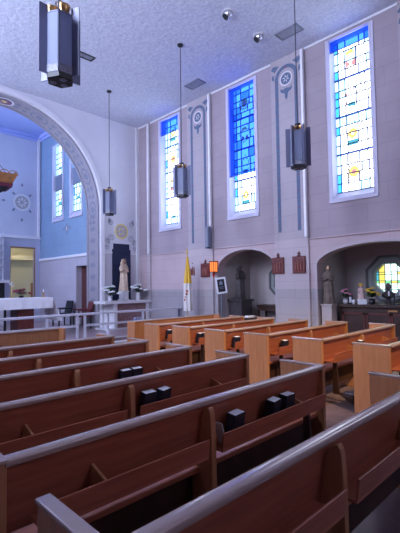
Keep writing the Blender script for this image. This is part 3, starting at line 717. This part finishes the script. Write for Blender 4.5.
lefts = ['nearest long dark pew in the bottom right corner, its moulded end at bottom left', 'second nearest pew left of the aisle, with three dark books in its rack',
 'third nearest pew left of the aisle, two dark books beside its centre support', 'fourth pew from the camera left of the aisle', 'fifth pew from the camera left of the aisle, between the fourth and the farthest', 'farthest full pew left of the aisle, next behind the pale front screen']
rights = ['pew right of the aisle cut off by the right edge, nearest the camera', 'pew right of the aisle with honey back, second nearest the camera', 'pew right of the aisle with brightly lit orange back, third nearest the camera',
 'pew right of the aisle, fourth nearest the camera, a book low in its rack', 'pew right of the aisle, fifth nearest the camera, papers low in its rack', 'pew right of the aisle, sixth nearest, next behind the two books', 'farthest pew right of the aisle']
p0 = make_pew(LX0, LX1, lefts[0], GLp, True); p0.location = (lcx, ROWS[0], 0)
for i in range(1, 6): dup(p0, (lcx, ROWS[i], 0), lefts[i], group=GLp)
q0 = make_pew(RX0, RX1, rights[0], GRp, cs=-.1, lb=.2); q0.location = (rcx, ROWS[0]-.02, 0); q0['label'] = 'pew right of the aisle, only its end panel peeking out at the lower right edge'
rl = ['second nearest pew right of the aisle, tall end panel, cut off by the right edge',
      'third nearest pew right of the aisle, whole back visible, one book half way along',
      'fourth nearest pew right of the aisle, orange back, one book at its aisle end',
      'fifth nearest pew right of the aisle, a single dark book by its end panel',
      'sixth nearest pew right of the aisle, a row of dark books low by its end',
      'farthest pew right of the aisle, two dark books, next behind the pale front screen']
for i in range(1, 7): dup(q0, (rcx, ROWS[i], 0), rl[i-1], group=GRp)

def front_screen(x0, x1, y, label):
    t = thing('kneeling_screen', label, 'screen', ((x0+x1)/2, y, 0), group='front screens'); h = (x1-x0)/2
    b = MB(); b.box(-h+.04, h-.04, 0, .03, .06, PH-.03); b.build('panel', m_woodend, t)
    b = MB(); b.box(-h+.04, h-.04, -.02, .05, PH-.03, PH); b.build('top_rail', m_rail, t, bevel=.01)
    b = MB(); b.box(-h+.04, h-.04, -.03, .0, .06, .18); b.build('plinth', m_woodend, t, bevel=.006)
    for s in (-1, 1):
        b = MB(); b.box(min(s*h, s*(h-.045)), max(s*h, s*(h-.045)), -.20, .06, 0, PH); b.build('end_panel', m_woodend, t, bevel=.006)
    return t
front_screen(LX0, LX1, 7.1, 'pale pew front left of the aisle, before the communion rail')
front_screen(RX0, RX1, 7.15, 'pale pew front right of the aisle, before the side altar')

# ---- books in the racks
def hymnal(label, loc, rz=0, lean=-.22, cardy=False, group='books in the pew racks'):
    t = thing('hymnal', label, 'book', loc, rz, group)
    t.rotation_euler = (lean, 0, rz)
    b = MB(); w_, h_, d = .12, .18, .07
    b.box(-w_/2, w_/2, -d/2, -d/2+.003, 0, h_); b.box(-w_/2, w_/2, d/2-.003, d/2, 0, h_); b.box(-w_/2, -w_/2+.004, -d/2, d/2, 0, h_); b.build('cover', m_book, t)
    b = MB(); b.box(-w_/2+.004, w_/2-.005, -d/2+.003, d/2-.003, .004, h_-.0005); b.build('page_block', m_page, t)
    return t
Z0 = .558
hh = []
def place(x, row, label, lean=.12, rz=0, dy=-.036, group='books in the pew racks'):
    if not hh: hh.append(hymnal(label, (0,0,0))); o = hh[0]
    else: o = dup(hh[0], (0,0,0), label, group=group)
    o.location = (x, ROWS[row]+dy, Z0+.005); o.rotation_euler = (lean, 0, rz); return o
place(2.55, 1, 'dark hymnal in the second pew rack, left one of the pair near the aisle end', .16, .15)
place(2.75, 1, 'dark hymnal in the second pew rack, right one of the pair near the aisle end', .1)
place(2.12, 1, 'dark hymnal alone just right of the centre support of the second pew', .14, .1)
place(2.05, 2, 'dark hymnal just right of the centre support of the third pew', .12)
place(2.20, 2, 'dark hymnal leaning right of the other one in the third pew rack', .16, .25)
place(2.42, 3, 'dark hymnal just showing over the rack of the fourth pew, left one', .12)
place(2.56, 3, 'dark hymnal just showing over the rack of the fourth pew, right one', .12)
place(5.35, 3, 'dark book at the aisle end of the fourth nearest right-hand pew rack', .12)
place(6.05, 2, 'dark book half way along the third nearest right-hand pew rack', .12)
place(5.22, 4, 'dark book alone in the fifth nearest right-hand pew rack', .12)
place(5.20, 5, 'dark book, left of three in the sixth nearest right-hand pew rack', .12)
place(5.33, 5, 'dark book, middle of three in the sixth nearest right-hand pew rack', .12)
place(5.46, 5, 'dark book, right of three in the sixth nearest right-hand pew rack', .12)
place(5.20, 6, 'left of two dark books in the farthest right-hand rack', .12)
place(5.36, 6, 'right of two dark books in the farthest right-hand rack', .12)
t = thing('rack_wedge', 'pale bracket edge leaning in the second pew rack against the centre support', 'card', (2.0, ROWS[1]-.055, .56))
b = MB(); b.hexa([(-.004, -.03, 0), (.0, -.03, 0), (.0, .05, 0), (-.004, .05, 0), (-.05, -.03, .15), (-.046, -.03, .15), (-.046, .04, .15), (-.05, .04, .15)]); b.build('card', m_page, t)  # pale wedge stands for the light wood bracket edge

# ================================================================== COMMUNION RAIL
RY = 9.86
t = thing('communion_rail', 'white painted communion rail across the front of the sanctuary', 'railing', (0, RY, FL))
gate = (5.05, 5.45)
for i, (a, c) in enumerate(((XL+.02, 5.18), (5.40, XR-.04))):
    b = MB(); b.box(a, c, -.05, .05, .66, .72); b.build('handrail', m_paintrail, t, bevel=.012)
    b = MB(); b.box(a, c, -.02, .02, .36, .42); b.build('mid_rail', m_paintrail, t, bevel=.006)
b = MB(); b.box(5.18, 5.40, -.05, .05, .66, .72); b.build('handrail', m_paintrail, t, bevel=.012)
for x in (-.3, 1.3, 2.8, 4.36, 5.18, 5.40, 6.1, 7.3, 8.75):
    b = MB(); b.box(x-.028, x+.028, -.028, .028, 0, .66); b.box(x-.05, x+.05, -.05, .05, 0, .02); b.build('post', m_paintrail if x < 8.5 else m_fin, t, bevel=.004)

# ================================================================== MAIN ALTAR
t = thing('main_altar', 'free-standing altar table on reddish wooden pillars under a white cloth', 'altar', (4.19, 12.25, FL))
b = MB(); b.box(-1.18, 1.18, -.42, .42, .98, 1.08); b.build('tabletop', m_redwood, t)
for x in (-.48, .48):
    b = MB(); b.box(x-.23, x+.23, -.3, .3, .06, .98); b.box(x-.27, x+.27, -.34, .34, 0, .06); b.box(x-.27, x+.27, -.34, .34, .9, .98)
    b.box(x-.15, x+.15, -.31, -.29, .2, .8); b.build('pillar', m_redwood, t, bevel=.008)
MB().box(-.03, .03, -.02, .02, 0, .98).build('centre_post', m_black, t)
b = MB(); N_ = 60   # cloth: top, short front and back drop, long side drops with slight folds
z = 1.315
def cl(x, y, z): return (4.19+x, 12.25+y, z)
b.hexa([cl(-1.22,-.45,z-.03), cl(1.22,-.45,z-.03), cl(1.22,.45,z-.03), cl(-1.22,.45,z-.03), cl(-1.22,-.45,z), cl(1.22,-.45,z), cl(1.22,.45,z), cl(-1.22,.45,z)])
for s, ys_ in ((-1, -.455), (1, .455)):
    rows = []
    for zz in (z, z-.1, z-.2, z-.31): rows.append([cl(-1.22+2.44*i/N_, ys_+s*(z-zz)*.05*(1+math.sin(i*.9)), zz) for i in range(N_+1)])
    rows2 = [[(p[0], p[1]-s*.006, p[2]) for p in r] for r in rows]
    b.loft([r+r2[::-1] for r, r2 in zip(rows, rows2)])
for s in (-1, 1):
    rows = []
    for zz in (z, z-.25, z-.5, z-.72): rows.append([cl(s*(1.222+(z-zz)*.36*(1+.25*math.sin(i*1.3))), -.46+.92*i/18, zz) for i in range(19)])
    rows2 = [[(p[0]-s*.006, p[1], p[2]) for p in r] for r in rows]
    b.loft([r+r2[::-1] for r, r2 in zip(rows, rows2)])
o = b.build('altar_cloth', m_cloth, smooth=True); tag(o, 'white cloth draped over the main altar, hanging long at its ends', 'altar cloth')
def bouquet(name, label, cat, loc, r, h, petals, nb, seed, vase=m_marble, vh=.16, bl=.04, flat=1.0):
    R = random.Random(seed); t = thing(name, label, cat, loc)
    b = MB(); b.lathe([(.05, 0), (.075, vh*.35), (.06, vh*.75), (.085, vh)], (0,0,0), 14); b.build('vase', vase, t, smooth=True)
    b = MB()
    for i in range(60):
        a, e = R.uniform(0, 2*PI), R.uniform(.1, 1.35); rr = r*R.uniform(.7, 1.1)
        d = Vector((math.cos(a)*math.cos(e), math.sin(a)*math.cos(e), math.sin(e)*flat)); p = Vector((0,0,vh+.02)); q = p+Vector((d.x*rr, d.y*rr, d.z*h)); s_ = d.cross(Vector((0,0,1))).normalized()*.028; m_ = (p+q*1.6)/2.6
        b.poly([p, m_+s_, q, m_-s_])
    b.build('foliage', m_green, t)
    for i in range(nb):
        a, e = 2*PI*i*.618, .15+1.2*((i*.37) % 1); d = Vector((math.cos(a)*math.cos(e)*r, math.sin(a)*math.cos(e)*r, math.sin(e)*h*flat)); c = Vector((0,0,vh+.03))+d
        b = MB(); k = bl*R.uniform(.8, 1.2)
        for j in range(5): 
            aa = 2*PI*j/5; b.ball((c.x+k*.6*math.cos(aa), c.y+k*.6*math.sin(aa), c.z), k*.55, seg=6, rg=4, sc=(1,1,.7))
        b.ball((c.x, c.y, c.z+k*.2), k*.45, seg=6, rg=4); b.build('blossom', petals, t, smooth=True)
    return t
bouquet('flower_arrangement', 'low dark red flowers with green leaves on the white altar cloth', 'flowers', (4.72, 12.45, 1.316), .27, .16, m_rflower, 11, 3, m_black, .07, .05)
t = thing('candlestick', 'short brass candlestick with white candle at the right end of the main altar', 'candlestick', (5.33, 12.3, 1.316))
b = MB(); b.lathe([(.07, 0), (.07, .015), (.02, .03), (.015, .12), (.05, .15), (.05, .16)], seg=14); b.build('holder', m_brass, t, smooth=True)
MB().lathe([(.022, .16), (.022, .24), (.004, .25)], seg=10).build('candle', m_page, t, smooth=True)
t = thing('lily_stand', 'thin gold stem with pale blossoms standing on the main altar', 'ornament', (4.42, 12.4, 1.316))
MB().lathe([(.06, 0), (.06, .01), (.01, .02), (.008, .36)], seg=10).build('stem', m_gold, t, smooth=True)
b = MB(); [b.ball((.04*math.cos(a), .04*math.sin(a), .36+.02*a), .03, seg=8, rg=5) for a in (0, 1.5, 3, 4.5)]; b.build('blossom', m_wflower, t, smooth=True)

# high altar against the back wall (only its right corner shows)
t = thing('high_altar', 'pale high altar with dark recess at the left edge behind the main altar', 'altar', (XC, 16.85, FL))
b = MB(); b.box(-1.55, 1.55, -.35, .3, 0, 1.0); b.build('base', m_marble, t, bevel=.01)
b = MB(); b.box(-1.62, 1.62, -.42, .3, 1.62, 1.74); b.build('shelf', m_marble, t, bevel=.01)
b = MB(); b.box(-1.5, 1.5, -.2, .3, 1.0, 1.62); b.build('recess', m_black, t)
b = MB()
for i in range(6): b.box(1.12, 1.5, -.1, .15, 2.0+i*.28, 2.04+i*.28)
b.box(1.12, 1.16, -.1, .15, 1.74, 3.6); b.box(1.46, 1.5, -.1, .15, 1.74, 3.6); b.build('lattice', m_paintrail, t)

# hanging canopy
t = thing('hanging_canopy', 'carved orange wood canopy with dark red fringe hanging over the altar', 'canopy', (XC, 15.0, .60)); t.scale = (.86, .5, .85)
def rr(hx_, hy_, z): return [(-hx_,-hy_,z),(hx_,-hy_,z),(hx_,hy_,z),(-hx_,hy_,z)]
b = MB(); b.loft([rr(1.18,.85,5.50), rr(1.22,.9,5.56), rr(1.34,1.0,5.82), rr(1.38,1.04,5.86), rr(1.38,1.04,5.9)]); b.build('cornice', m_canopy, t, bevel=.01)
b = MB()
for s in (-1, 1):
    for i in range(8):
        cx = -1.2+i*2.4/7
        pts = [(cx+.16*math.cos(a), s*1.0, 5.9+.12*math.sin(a)) for a in [PI*k/8 for k in range(9)]]; b.tube(pts, .018, 6)
for s in (-1, 1):
    for i in range(6):
        cy = -.85+i*1.7/5
        pts = [(s*1.34, cy+.15*math.cos(a), 5.9+.12*math.sin(a)) for a in [PI*k/8 for k in range(9)]]; b.tube(pts, .018, 6)
b.build('cresting', m_canopy, t)
b = MB(); rings = []
for zz, q in ((5.52, 1.0), (5.36, .97)): rings.append([(1.14*q*math.cos(2*PI*i/48)*1.08/max(abs(math.cos(2*PI*i/48)), abs(math.sin(2*PI*i/48))*1), .82*q*math.sin(2*PI*i/48)/max(abs(math.cos(2*PI*i/48)), abs(math.sin(2*PI*i/48))), zz+(.05*math.cos(i*3.1) if zz < 5.4 else 0)) for i in range(48)])
b.loft(rings); b.build('fringe', m_fringe, t)
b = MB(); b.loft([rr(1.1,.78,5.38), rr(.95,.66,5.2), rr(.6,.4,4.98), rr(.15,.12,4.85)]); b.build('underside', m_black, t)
b = MB(); [b.tube([(x, y, 5.88), (0, 0, 7.4)], .012, 6) for x in (-1, 1) for y in (-.7, .7)]; b.tube([(0,0,7.38), (0,0,(CZ-.6)/.85)], .014, 6); b.build('chains', m_black, t)

# chairs in the sanctuary
def armchair(label, loc, rz, m, cat='chair'):
    t = thing('armchair', label, cat, loc, rz, 'chairs in the sanctuary')
    b = MB(); b.box(-.25, .25, -.25, .25, .40, .48); b.build('seat', m, t, bevel=.02)
    b = MB(); b.hexa([(-.24, .2, .48), (.24, .2, .48), (.24, .27, .48), (-.24, .27, .48), (-.24, .3, .92), (.24, .3, .92), (.24, .36, .92), (-.24, .36, .92)]); b.build('backrest', m, t, bevel=.02)
    for sx in (-1, 1):
        for sy in (-1, 1): MB().box(sx*.24-.02, sx*.24+.02, sy*.22-.02, sy*.22+.02, 0, .41).build('leg', m_black, t)
        MB().box(sx*.27-.025, sx*.27+.025, -.22, .28, .62, .66).build('armrest', m, t, bevel=.01)
        MB().box(sx*.27-.015, sx*.27+.015, -.21, -.18, .4, .62).build('arm_post', m_black, t)
    return t
armchair('black armchair against the chancel side wall, left of the doorway', (6.82, 14.15, FL), PI/2+PI, m_leather)
armchair('maroon armchair right of the chancel doorway, behind the rail', (6.88, 12.75, FL), -PI/2-.2, m_redleather)

# ================================================================== SIDE ALTAR
t = thing('side_altar', 'small white marble side altar with dark red front in the corner', 'altar', (7.92, 11.8, FL))
b = MB(); b.box(-.95, .92, -.38, .36, .84, .93); b.build('top_slab', m_marble, t, bevel=.01)
for x in (-.52, .80): MB().box(x-.06, x+.06, -.33, .3, 0, .84).build('leg', m_marble, t, bevel=.006)
MB().box(-.46, .74, -.27, .28, .04, .84).build('front_panel', m_redmarble, t)
MB().box(-.9, .9, -.34, .36, 0, .04).build('plinth', m_step, t)
def robed(b, H, c=(0,0,0), seg=28, lean=0, arms=True, facing=-PI/2, w=1.0, mi=0, child=False):
    """standing robed figure as one continuous surface from hem to crown, then arms folded in front"""
    prof = [(.15, 0), (.155, .02), (.14, .15), (.125, .35), (.12, .5), (.105, .62), (.115, .72), (.125, .79), (.10, .83), (.045, .855), (.042, .87), (.058, .90), (.066, .935), (.06, .97), (.035, .995), (.004, 1.0)]
    rings = []
    for k, (r, z) in enumerate(prof):
        fold = .10 if z < .6 else (.04 if z < .8 else 0); ring = []
        for i in range(seg):
            a = 2*PI*i/seg; q = r*H*w*(1+fold*math.sin(a*7+z*4)*(1 if z > 0 else 1)); sx = 1.0 if z > .84 else 1.12; sy = 1.05 if z > .84 else .78
            x, y = q*sx*math.cos(a), q*sy*math.sin(a); fx = lean*H*z*math.sin(z*3)
            x += fx; ca, sa = math.cos(facing+PI/2), math.sin(facing+PI/2)
            ring.append((c[0]+x*ca-y*sa, c[1]+x*sa+y*ca, c[2]+z*H))
        rings.append(ring)
    b.loft(rings, mi)
    if arms:
        ca, sa = math.cos(facing+PI/2), math.sin(facing+PI/2)
        def T(x, y, z): x, y = x*H, y*H; return (c[0]+x*ca-y*sa, c[1]+x*sa+y*ca, c[2]+z*H)
        for s in (-1, 1):
            b.tube([T(s*.09, 0, .79), T(s*.12, -.02, .70), T(s*.115, -.06, .62), T(s*.06, -.115, .66), T(s*.02, -.125, .70 if s > 0 else .66)], 0, 10, mi, [.03*H, .036*H, .038*H, .03*H, .018*H])
        b.tube([T(0, -.055, .925), T(0, -.075, .91)], .008*H, 6, mi)
    return b
def statue(name, label, loc, H, m, facing, hairm=None, child=False, veil=None, w=.85):
    t = thing(name, label, 'statue', loc)
    b = MB(); robed(b, H, facing=facing, w=w); b.build('figure', m, t, smooth=True)
    ca, sa = math.cos(facing), math.sin(facing); sd = Vector((-sa, ca, 0)); f = Vector((ca, sa, 0))
    if not hairm or hairm is m_hair:
        q = f*.022*H; MB().ball((q.x, q.y, .935*H), .052*H, seg=12, rg=8, sc=(1,1,1.15)).build('face', m_skin, t, smooth=True)
    if veil:
        b = MB(); rings = []
        for r, z in ((.01, 1.03), (.045, 1.022), (.072, .995), (.08, .96), (.085, .90), (.09, .84), (.112, .78), (.115, .70)):
            ring = []
            for i in range(17):
                a = facing+.75+(2*PI-1.5)*i/16; ring.append((r*H*math.cos(a), r*H*math.sin(a), z*H))
            rings.append(ring)
        b.loft(rings, 0, False, False); b.build('veil', veil, t, smooth=True)
    if hairm:
        b = MB(); q = -f*.02*H; b.ball((q.x, q.y, .945*H), .068*H, seg=14, rg=8, sc=(1,1,1.0)); b.ball((q.x*2, q.y*2, .89*H), .05*H, seg=10, rg=6); b.build('hair', hairm, t, smooth=True)
    if child:
        b = MB(); c = f*.12*H-sd*.09*H; robed(b, H*.34, (c.x, c.y, .62*H), 14, facing=facing+.4, w=1.25); b.build('child_figure', m, t, smooth=True)
    return t
pd = MB(); pd.box(-.12, .12, -.12, .12, 0, .33); pd.box(-.15, .15, -.15, .15, 0, .04); pd.box(-.14, .14, -.14, .14, .29, .33)
o = pd.build('pedestal_block', m_marble, bevel=.006); o.location = (8.02, 11.93, FL+.93); tag(o, 'white marble block under the cream statue on the side altar', 'pedestal')
statue('marian_statue', 'cream statue of a veiled woman with child before the navy panel', (8.02, 11.93, FL+.93+.33), 1.1, m_statue, -PI/2-.3, veil=m_statue, child=True)
bouquet('flower_arrangement', 'white flowers with green leaves left of the cream statue', 'flowers', (7.34, 11.72, FL+.93), .36, .32, m_wflower, 16, 5, m_marble, .16, .06)
bouquet('flower_arrangement', 'white flowers in a white pot right of the cream statue', 'flowers', (8.45, 11.68, FL+.93), .30, .26, m_wflower, 12, 8, m_marble, .26, .06)
b = MB(); t = thing('votive_stand', 'low bluish glass votive stand in front of the side altar', 'stand', (7.45, 10.35, FL))
MB().box(-.17, .17, -.12, .12, 0, .05).build('base', m_greymet, t); MB().lathe([(.02, .05), (.02, .35)], seg=8).build('stem', m_greymet, t); MB().box(-.16, .16, -.1, .1, .35, .38).build('tray', m_greymet, t)
for x in (-.1, 0, .1): MB().lathe([(.03, .38), (.035, .46)], (x, 0, 0), 10).build('glass_cup', m_frost, t, smooth=True)

# ================================================================== ON THE RIGHT WALL
def plaque(label, y, z):
    t = thing('station_plaque', label, 'plaque', (XR, y, z), group='stations of the cross plaques')
    MB().box(-.05, 0, -.18, .18, -.21, .21).build('board', m_plaque, t, bevel=.008)
    b = MB(); b.box(-.058, -.05, -.15, .15, -.18, -.165); b.box(-.058, -.05, -.15, .15, .165, .18); b.box(-.058, -.05, -.15, -.135, -.18, .18); b.box(-.058, -.05, .135, .15, -.18, .18); b.build('frame', m_plaquer, t)
    b = MB()
    for yy, h in ((-.08, .2), (0, .24), (.07, .18)): b.tube([(-.053, yy, -.16), (-.058, yy+.01, -.02), (-.055, yy, -.16+h)], 0, 8, 0, [.03, .035, .02]); b.ball((-.058, yy, -.14+h), .025, seg=8, rg=5)
    b.tube([(-.055, -.12, .1), (-.055, .1, .0)], .012, 6); b.build('relief', m_plaquer, t, smooth=True)
    b = MB(); b.box(-.03, -.01, -.013, .013, .21, .33); b.box(-.03, -.01, -.045, .045, .265, .29); b.lathe([(.05, .21), (.04, .235), (.01, .24)], (-.025, 0, 0), 10); b.build('cross', m_plaque, t)
    return t
P0 = plaque('dark red carved plaque nearest the yellow and white flag', 9.27, 2.09)
dup(P0, (XR-.06, 8.67, 2.07), 'dark red carved plaque just left of the orange wall lantern')
dup(P0, (XR-.06, 6.02-.0, 2.09), 'dark red carved plaque just right of the left arched niche')
dup(P0, (XR-.06, 5.40, 2.09), 'dark red carved plaque beside the left edge of the right arched niche')

t = thing('wall_lantern', 'small glowing orange lantern on a bracket by the left niche', 'lamp', (XR-.14, 8.27, 2.0))
MB().box(-.09, .09, -.09, .09, -.01, .015).build('base', m_plaque, t); MB().box(-.10, .10, -.10, .10, .3, .33).build('cap', m_plaque, t)
MB().box(-.075, .075, -.075, .075, .015, .3).build('shade', emit('lit amber shade', (1, .22, .05), 1.3), t)
b = MB()
for sx in (-1, 1):
    for sy in (-1, 1): b.box(sx*.08-.008, sx*.08+.008, sy*.08-.008, sy*.08+.008, .0, .31)
b.box(-.006, .006, -.085, -.076, .01, .3); b.box(-.085, -.076, -.006, .006, .01, .3); b.box(.0, .135, -.015, .015, .05, .09); b.build('cage', m_plaque, t)
MB().lathe([(.01, -.16), (.04, -.1), (.045, -.04), (.02, -.01)], seg=12).build('finial', m_redcup, t, smooth=True)

t = thing('notice_stand', 'framed black and white notice tilted on a slim stand by the left niche', 'sign', (8.45, 7.72, 0), -.75)
MB().lathe([(.14, 0), (.14, .02), (.012, .04), (.012, 1.42)], seg=14).build('pole', m_greymet, t, smooth=True)
pn = bpy.data.objects.new('notice_frame', None)
b = MB(); ty = -.13; ca, sa = math.cos(ty), math.sin(ty)
def tl(x, z, y): return (x*ca+z*sa, y, 1.60+z*ca-x*sa)
def slab(x0, x1, z0, z1, y0, y1): b.hexa([tl(x0,z0,y0), tl(x1,z0,y0), tl(x1,z0,y1), tl(x0,z0,y1), tl(x0,z1,y0), tl(x1,z1,y0), tl(x1,z1,y1), tl(x0,z1,y1)])
slab(-.15, .15, -.23, .23, -.015, .015); fr = b.build('frame', m_page, t, bevel=.004)
b = MB(); slab(-.10, .10, -.18, .18, -.02, -.014); b.build('poster', m_black, t)
b = MB(); slab(-.045, .045, .02, .1, -.023, -.019); slab(-.06, .06, -.05, -.035, -.023, -.019); slab(-.05, .05, -.09, -.078, -.023, -.019); slab(-.02, .02, .1, .13, -.023, -.019); b.build('printed_mark', m_greymet, t)

t = thing('column_speaker', 'tall narrow grey speaker low on the pilaster between left and middle windows', 'speaker', (XR-.12, 8.45, 2.75))
MB().box(-.12, 0, -.075, .075, 0, .62).build('cabinet', m_greymet, t, bevel=.01); b = MB(); b.box(-.127, -.12, -.06, .06, .03, .59); b.build('grille', m_vent, t)
MB().box(0.0, .06, -.02, .02, .3, .34).build('bracket', m_black, t); MB().box(-.11, -.02, -.06, .06, -.03, 0).build('end_plug', m_black, t)

# flag
t = thing('flag', 'furled yellow and white flag on a pole by the right wall', 'flag', (8.35, 9.02, 0))
MB().lathe([(.16, 0), (.16, .05), (.04, .08), (.03, .16)], seg=16).build('base', m_black, t, smooth=True)
MB().lathe([(.014, .1), (.014, 2.55), (.035, 2.6), (.004, 2.78)], seg=10).build('pole', m_gold, t, smooth=True)
def drape(z0, z1, r0, r1, m, nm, seed=0):
    b = MB(); rings = []
    for k in range(9):
        u = k/8; z = z0+(z1-z0)*u; r = r0+(r1-r0)*u
        rings.append([(.04*0+(r*(1+.28*math.sin(a*6+u*1.5)))*math.cos(a)*.85, (r*(1+.28*math.sin(a*6+u*1.5)))*math.sin(a)*1.1-.02, z) for a in [2*PI*i/36 for i in range(36)]])
    b.loft(rings); return b.build(nm, m, t, smooth=True)
drape(1.68, 2.48, .105, .025, m_flagy, 'yellow_cloth'); wc = drape(.85, 1.685, .11, .105, m_flagw, 'white_cloth')
b = MB(); [b.ball((-.09, -.08+.03*i, 1.45-.09*i), .035, seg=8, rg=5, sc=(.9, 1.2, 1)) for i in range(4)]; b.build('printed_emblem', m_flagr, wc, smooth=True)

# ================================================================== NICHE CONTENTS
t = thing('pedestal', 'dark plinth under the bronze statue in the left niche', 'pedestal', (9.55, 7.93, 0))
MB().box(-.26, .26, -.24, .24, 0, 1.12).build('shaft', m_statuedark, t, bevel=.01); MB().box(-.3, .3, -.28, .28, 1.12, 1.18).build('cap', m_statuedark, t, bevel=.008)
st = statue('saint_statue', 'dark bronze statue of a man holding a child in the left niche', (9.55, 7.93, 1.18), 1.02, m_statuedark, -PI/2-.7, hairm=m_statuedark, child=True)
t = thing('console_table', 'small dark table against the back wall of the left niche', 'table', (10.12, 7.2, 0))
MB().box(-.22, .22, -.4, .4, .95, 1.0).build('tabletop', m_dark, t, bevel=.005); MB().box(-.19, .19, -.36, .36, .82, .95).build('apron', m_dark, t)
for sx in (-1, 1):
    for sy in (-1, 1): MB().box(sx*.18-.025, sx*.18+.025, sy*.34-.025, sy*.34+.025, 0, .82).build('leg', m_dark, t)
t = thing('pamphlet_table', 'low dark table with papers at the side aisle beyond the pews', 'table', (8.2, 6.75, 0))
MB().box(-.3, .3, -.3, .3, .72, .76).build('tabletop', m_dark, t); 
for sx in (-1, 1):
    for sy in (-1, 1): MB().box(sx*.26-.02, sx*.26+.02, sy*.26-.02, sy*.26+.02, 0, .72).build('leg', m_dark, t)
def paper(label, x, y, rz, n=3):
    b = MB(); [b.box(-.11+.01*i, .11+.01*i, -.08, .08, .008*i, .008*i+.007) for i in range(n)]; o = b.build('leaflet_stack', m_page, loc=(x, y, .76)); o.rotation_euler = (0,0,rz); tag(o, label, 'papers', 'leaflet stacks'); return o
paper('white leaflets on the low table, stack nearer the niche statue', 8.08, 6.9, .3); paper('white leaflets on the low table, stack nearer the wall', 8.35, 6.65, -.2, 5)

t = thing('niche_altar', 'dark carved wooden altar filling the right niche', 'altar', (9.66, 3.30, 0))
MB().box(-.38, .6, -1.13, 1.32, .08, 1.04).build('body', m_dark, t, bevel=.006); MB().box(-.44, .62, -1.14, 1.36, 1.04, 1.12).build('top', m_dark, t, bevel=.01); MB().box(-.42, .6, -1.14, 1.34, 0, .08).build('plinth', m_dark, t)
for y in (-.8, -.15, .4, .98):
    b = MB(); b.box(-.395, -.38, y-.27, y+.27, .2, .24); b.box(-.395, -.38, y-.27, y+.27, .88, .92); b.box(-.395, -.38, y-.27, y-.23, .2, .92); b.box(-.395, -.38, y+.23, y+.27, .2, .92); b.build('panel_moulding', m_redwood, t)
b = MB(); b.box(-.40, -.38, -.02, .18, .96, 1.0); b.build('name_plate', m_brass, t)
AT_ = 1.12
t = thing('pedestal', 'slim grey plinth under the brown robed statue at the right niche', 'pedestal', (9.07, 4.78, 0))
MB().box(-.13, .13, -.13, .13, 0, 1.08).build('shaft', m_niche, t, bevel=.01); MB().box(-.15, .15, -.15, .15, 1.08, 1.12).build('cap', m_niche, t, bevel=.006)
statue('robed_statue', 'brown robed statue with dark hair at the left of the right niche', (9.07, 4.78, AT_), .92, m_robe, PI+.5, hairm=m_hair)
bouquet('flower_arrangement', 'pink and white flowers in a vase on the niche altar', 'flowers', (9.38, 4.50, AT_), .13, .2, m_pflower, 12, 11, m_marble, .12, .035)
t = thing('infant_figurine', 'pale pink robed infant figurine on the niche altar', 'figurine', (9.42, 4.14, AT_))
b = MB(); robed(b, .44, w=1.25, facing=PI+.4); b.build('figure', mat('pale pink robe', (.72, .52, .50), .7), t, smooth=True); MB().ball((.0, 0, .45), .055, seg=12, rg=6, sc=(1,1,.6)).build('halo_hat', m_yflower, t, smooth=True)
t = thing('photo_frame', 'dark framed picture standing beside the pink flowers', 'picture frame', (9.3, 4.36, AT_), -PI/2+.9)
MB().box(-.055, .055, -.01, .01, 0, .2).build('frame', m_black, t); MB().box(-.03, .03, -.014, -.009, .03, .17).build('picture', m_page, t)
t = thing('prayer_card', 'white card standing at the feet of the infant figurine', 'card', (9.28, 4.06, AT_), -PI/2+.6); b = MB(); b.hexa([(-.1, -.03, 0), (.1, -.03, 0), (.1, -.02, 0), (-.1, -.02, 0), (-.1, .0, .12), (.1, .0, .12), (.1, .01, .12), (-.1, .01, .12)]); b.build('card', m_page, t)
t2 = thing('votive_cup', 'small white cup between framed picture and infant figurine', 'cup', (9.3, 4.27, AT_)); MB().lathe([(.03, 0), (.045, .08), (.04, .1)], seg=12).build('bowl', m_page, t2, smooth=True)
bouquet('flower_arrangement', 'yellow flowers in a dark pot right of the infant figurine', 'flowers', (9.4, 3.88, AT_), .17, .22, m_yflower, 12, 14, m_black, .13, .035)
t = thing('candle_holder', 'dark metal candle holder in front of the octagonal window', 'candle holder', (9.4, 3.38, AT_))
MB().lathe([(.11, 0), (.11, .02), (.02, .03), (.015, .16), (.04, .18)], seg=14).build('stem', m_black, t, smooth=True)
MB().tube([(0, .12, .2), (0, .06, .17), (0, 0, .16), (0, -.06, .17), (0, -.12, .2)], .01, 6).build('arm', m_black, t); 
for y in (-.12, .12): MB().lathe([(.018, .2), (.018, .3)], (0, y, 0), 8).build('candle', m_page, t)
t = thing('dark_bust', 'small dark bust below the octagonal window on the niche altar', 'bust', (9.7, 3.62, AT_))
MB().lathe([(.09, 0), (.09, .03), (.05, .06), (.05, .12), (.14, .16), (.15, .24), (.06, .3), (.04, .32), (.065, .36), (.07, .41), (.05, .46), (.01, .48)], seg=18, sx=.7).build('figure', m_statuedark, t, smooth=True)

# added unseen spot that warms the pews of the right block (housing + its lamp)
def added_spot(loc, target, e, col, ang, label):
    t = dup(sp, loc, label, group='eyeball spotlights')
    l = bpy.data.lights.new('added_spot_light', 'SPOT'); l.energy = e; l.color = col; l.spot_size = ang; l.spot_blend = .7; l.shadow_soft_size = .08
    o = bpy.data.objects.new('added_spot_light', l); COL.objects.link(o); d = Vector(target)-Vector(loc); o.location = Vector(loc)+d.normalized()*.2; o.rotation_euler = d.to_track_quat('-Z', 'Y').to_euler()
added_spot((3.2, -2.2, ZC), (6.0, 4.2, .5), 2400, (1, .70, .34), math.radians(34), 'added eyeball spotlight, unseen high behind the camera')
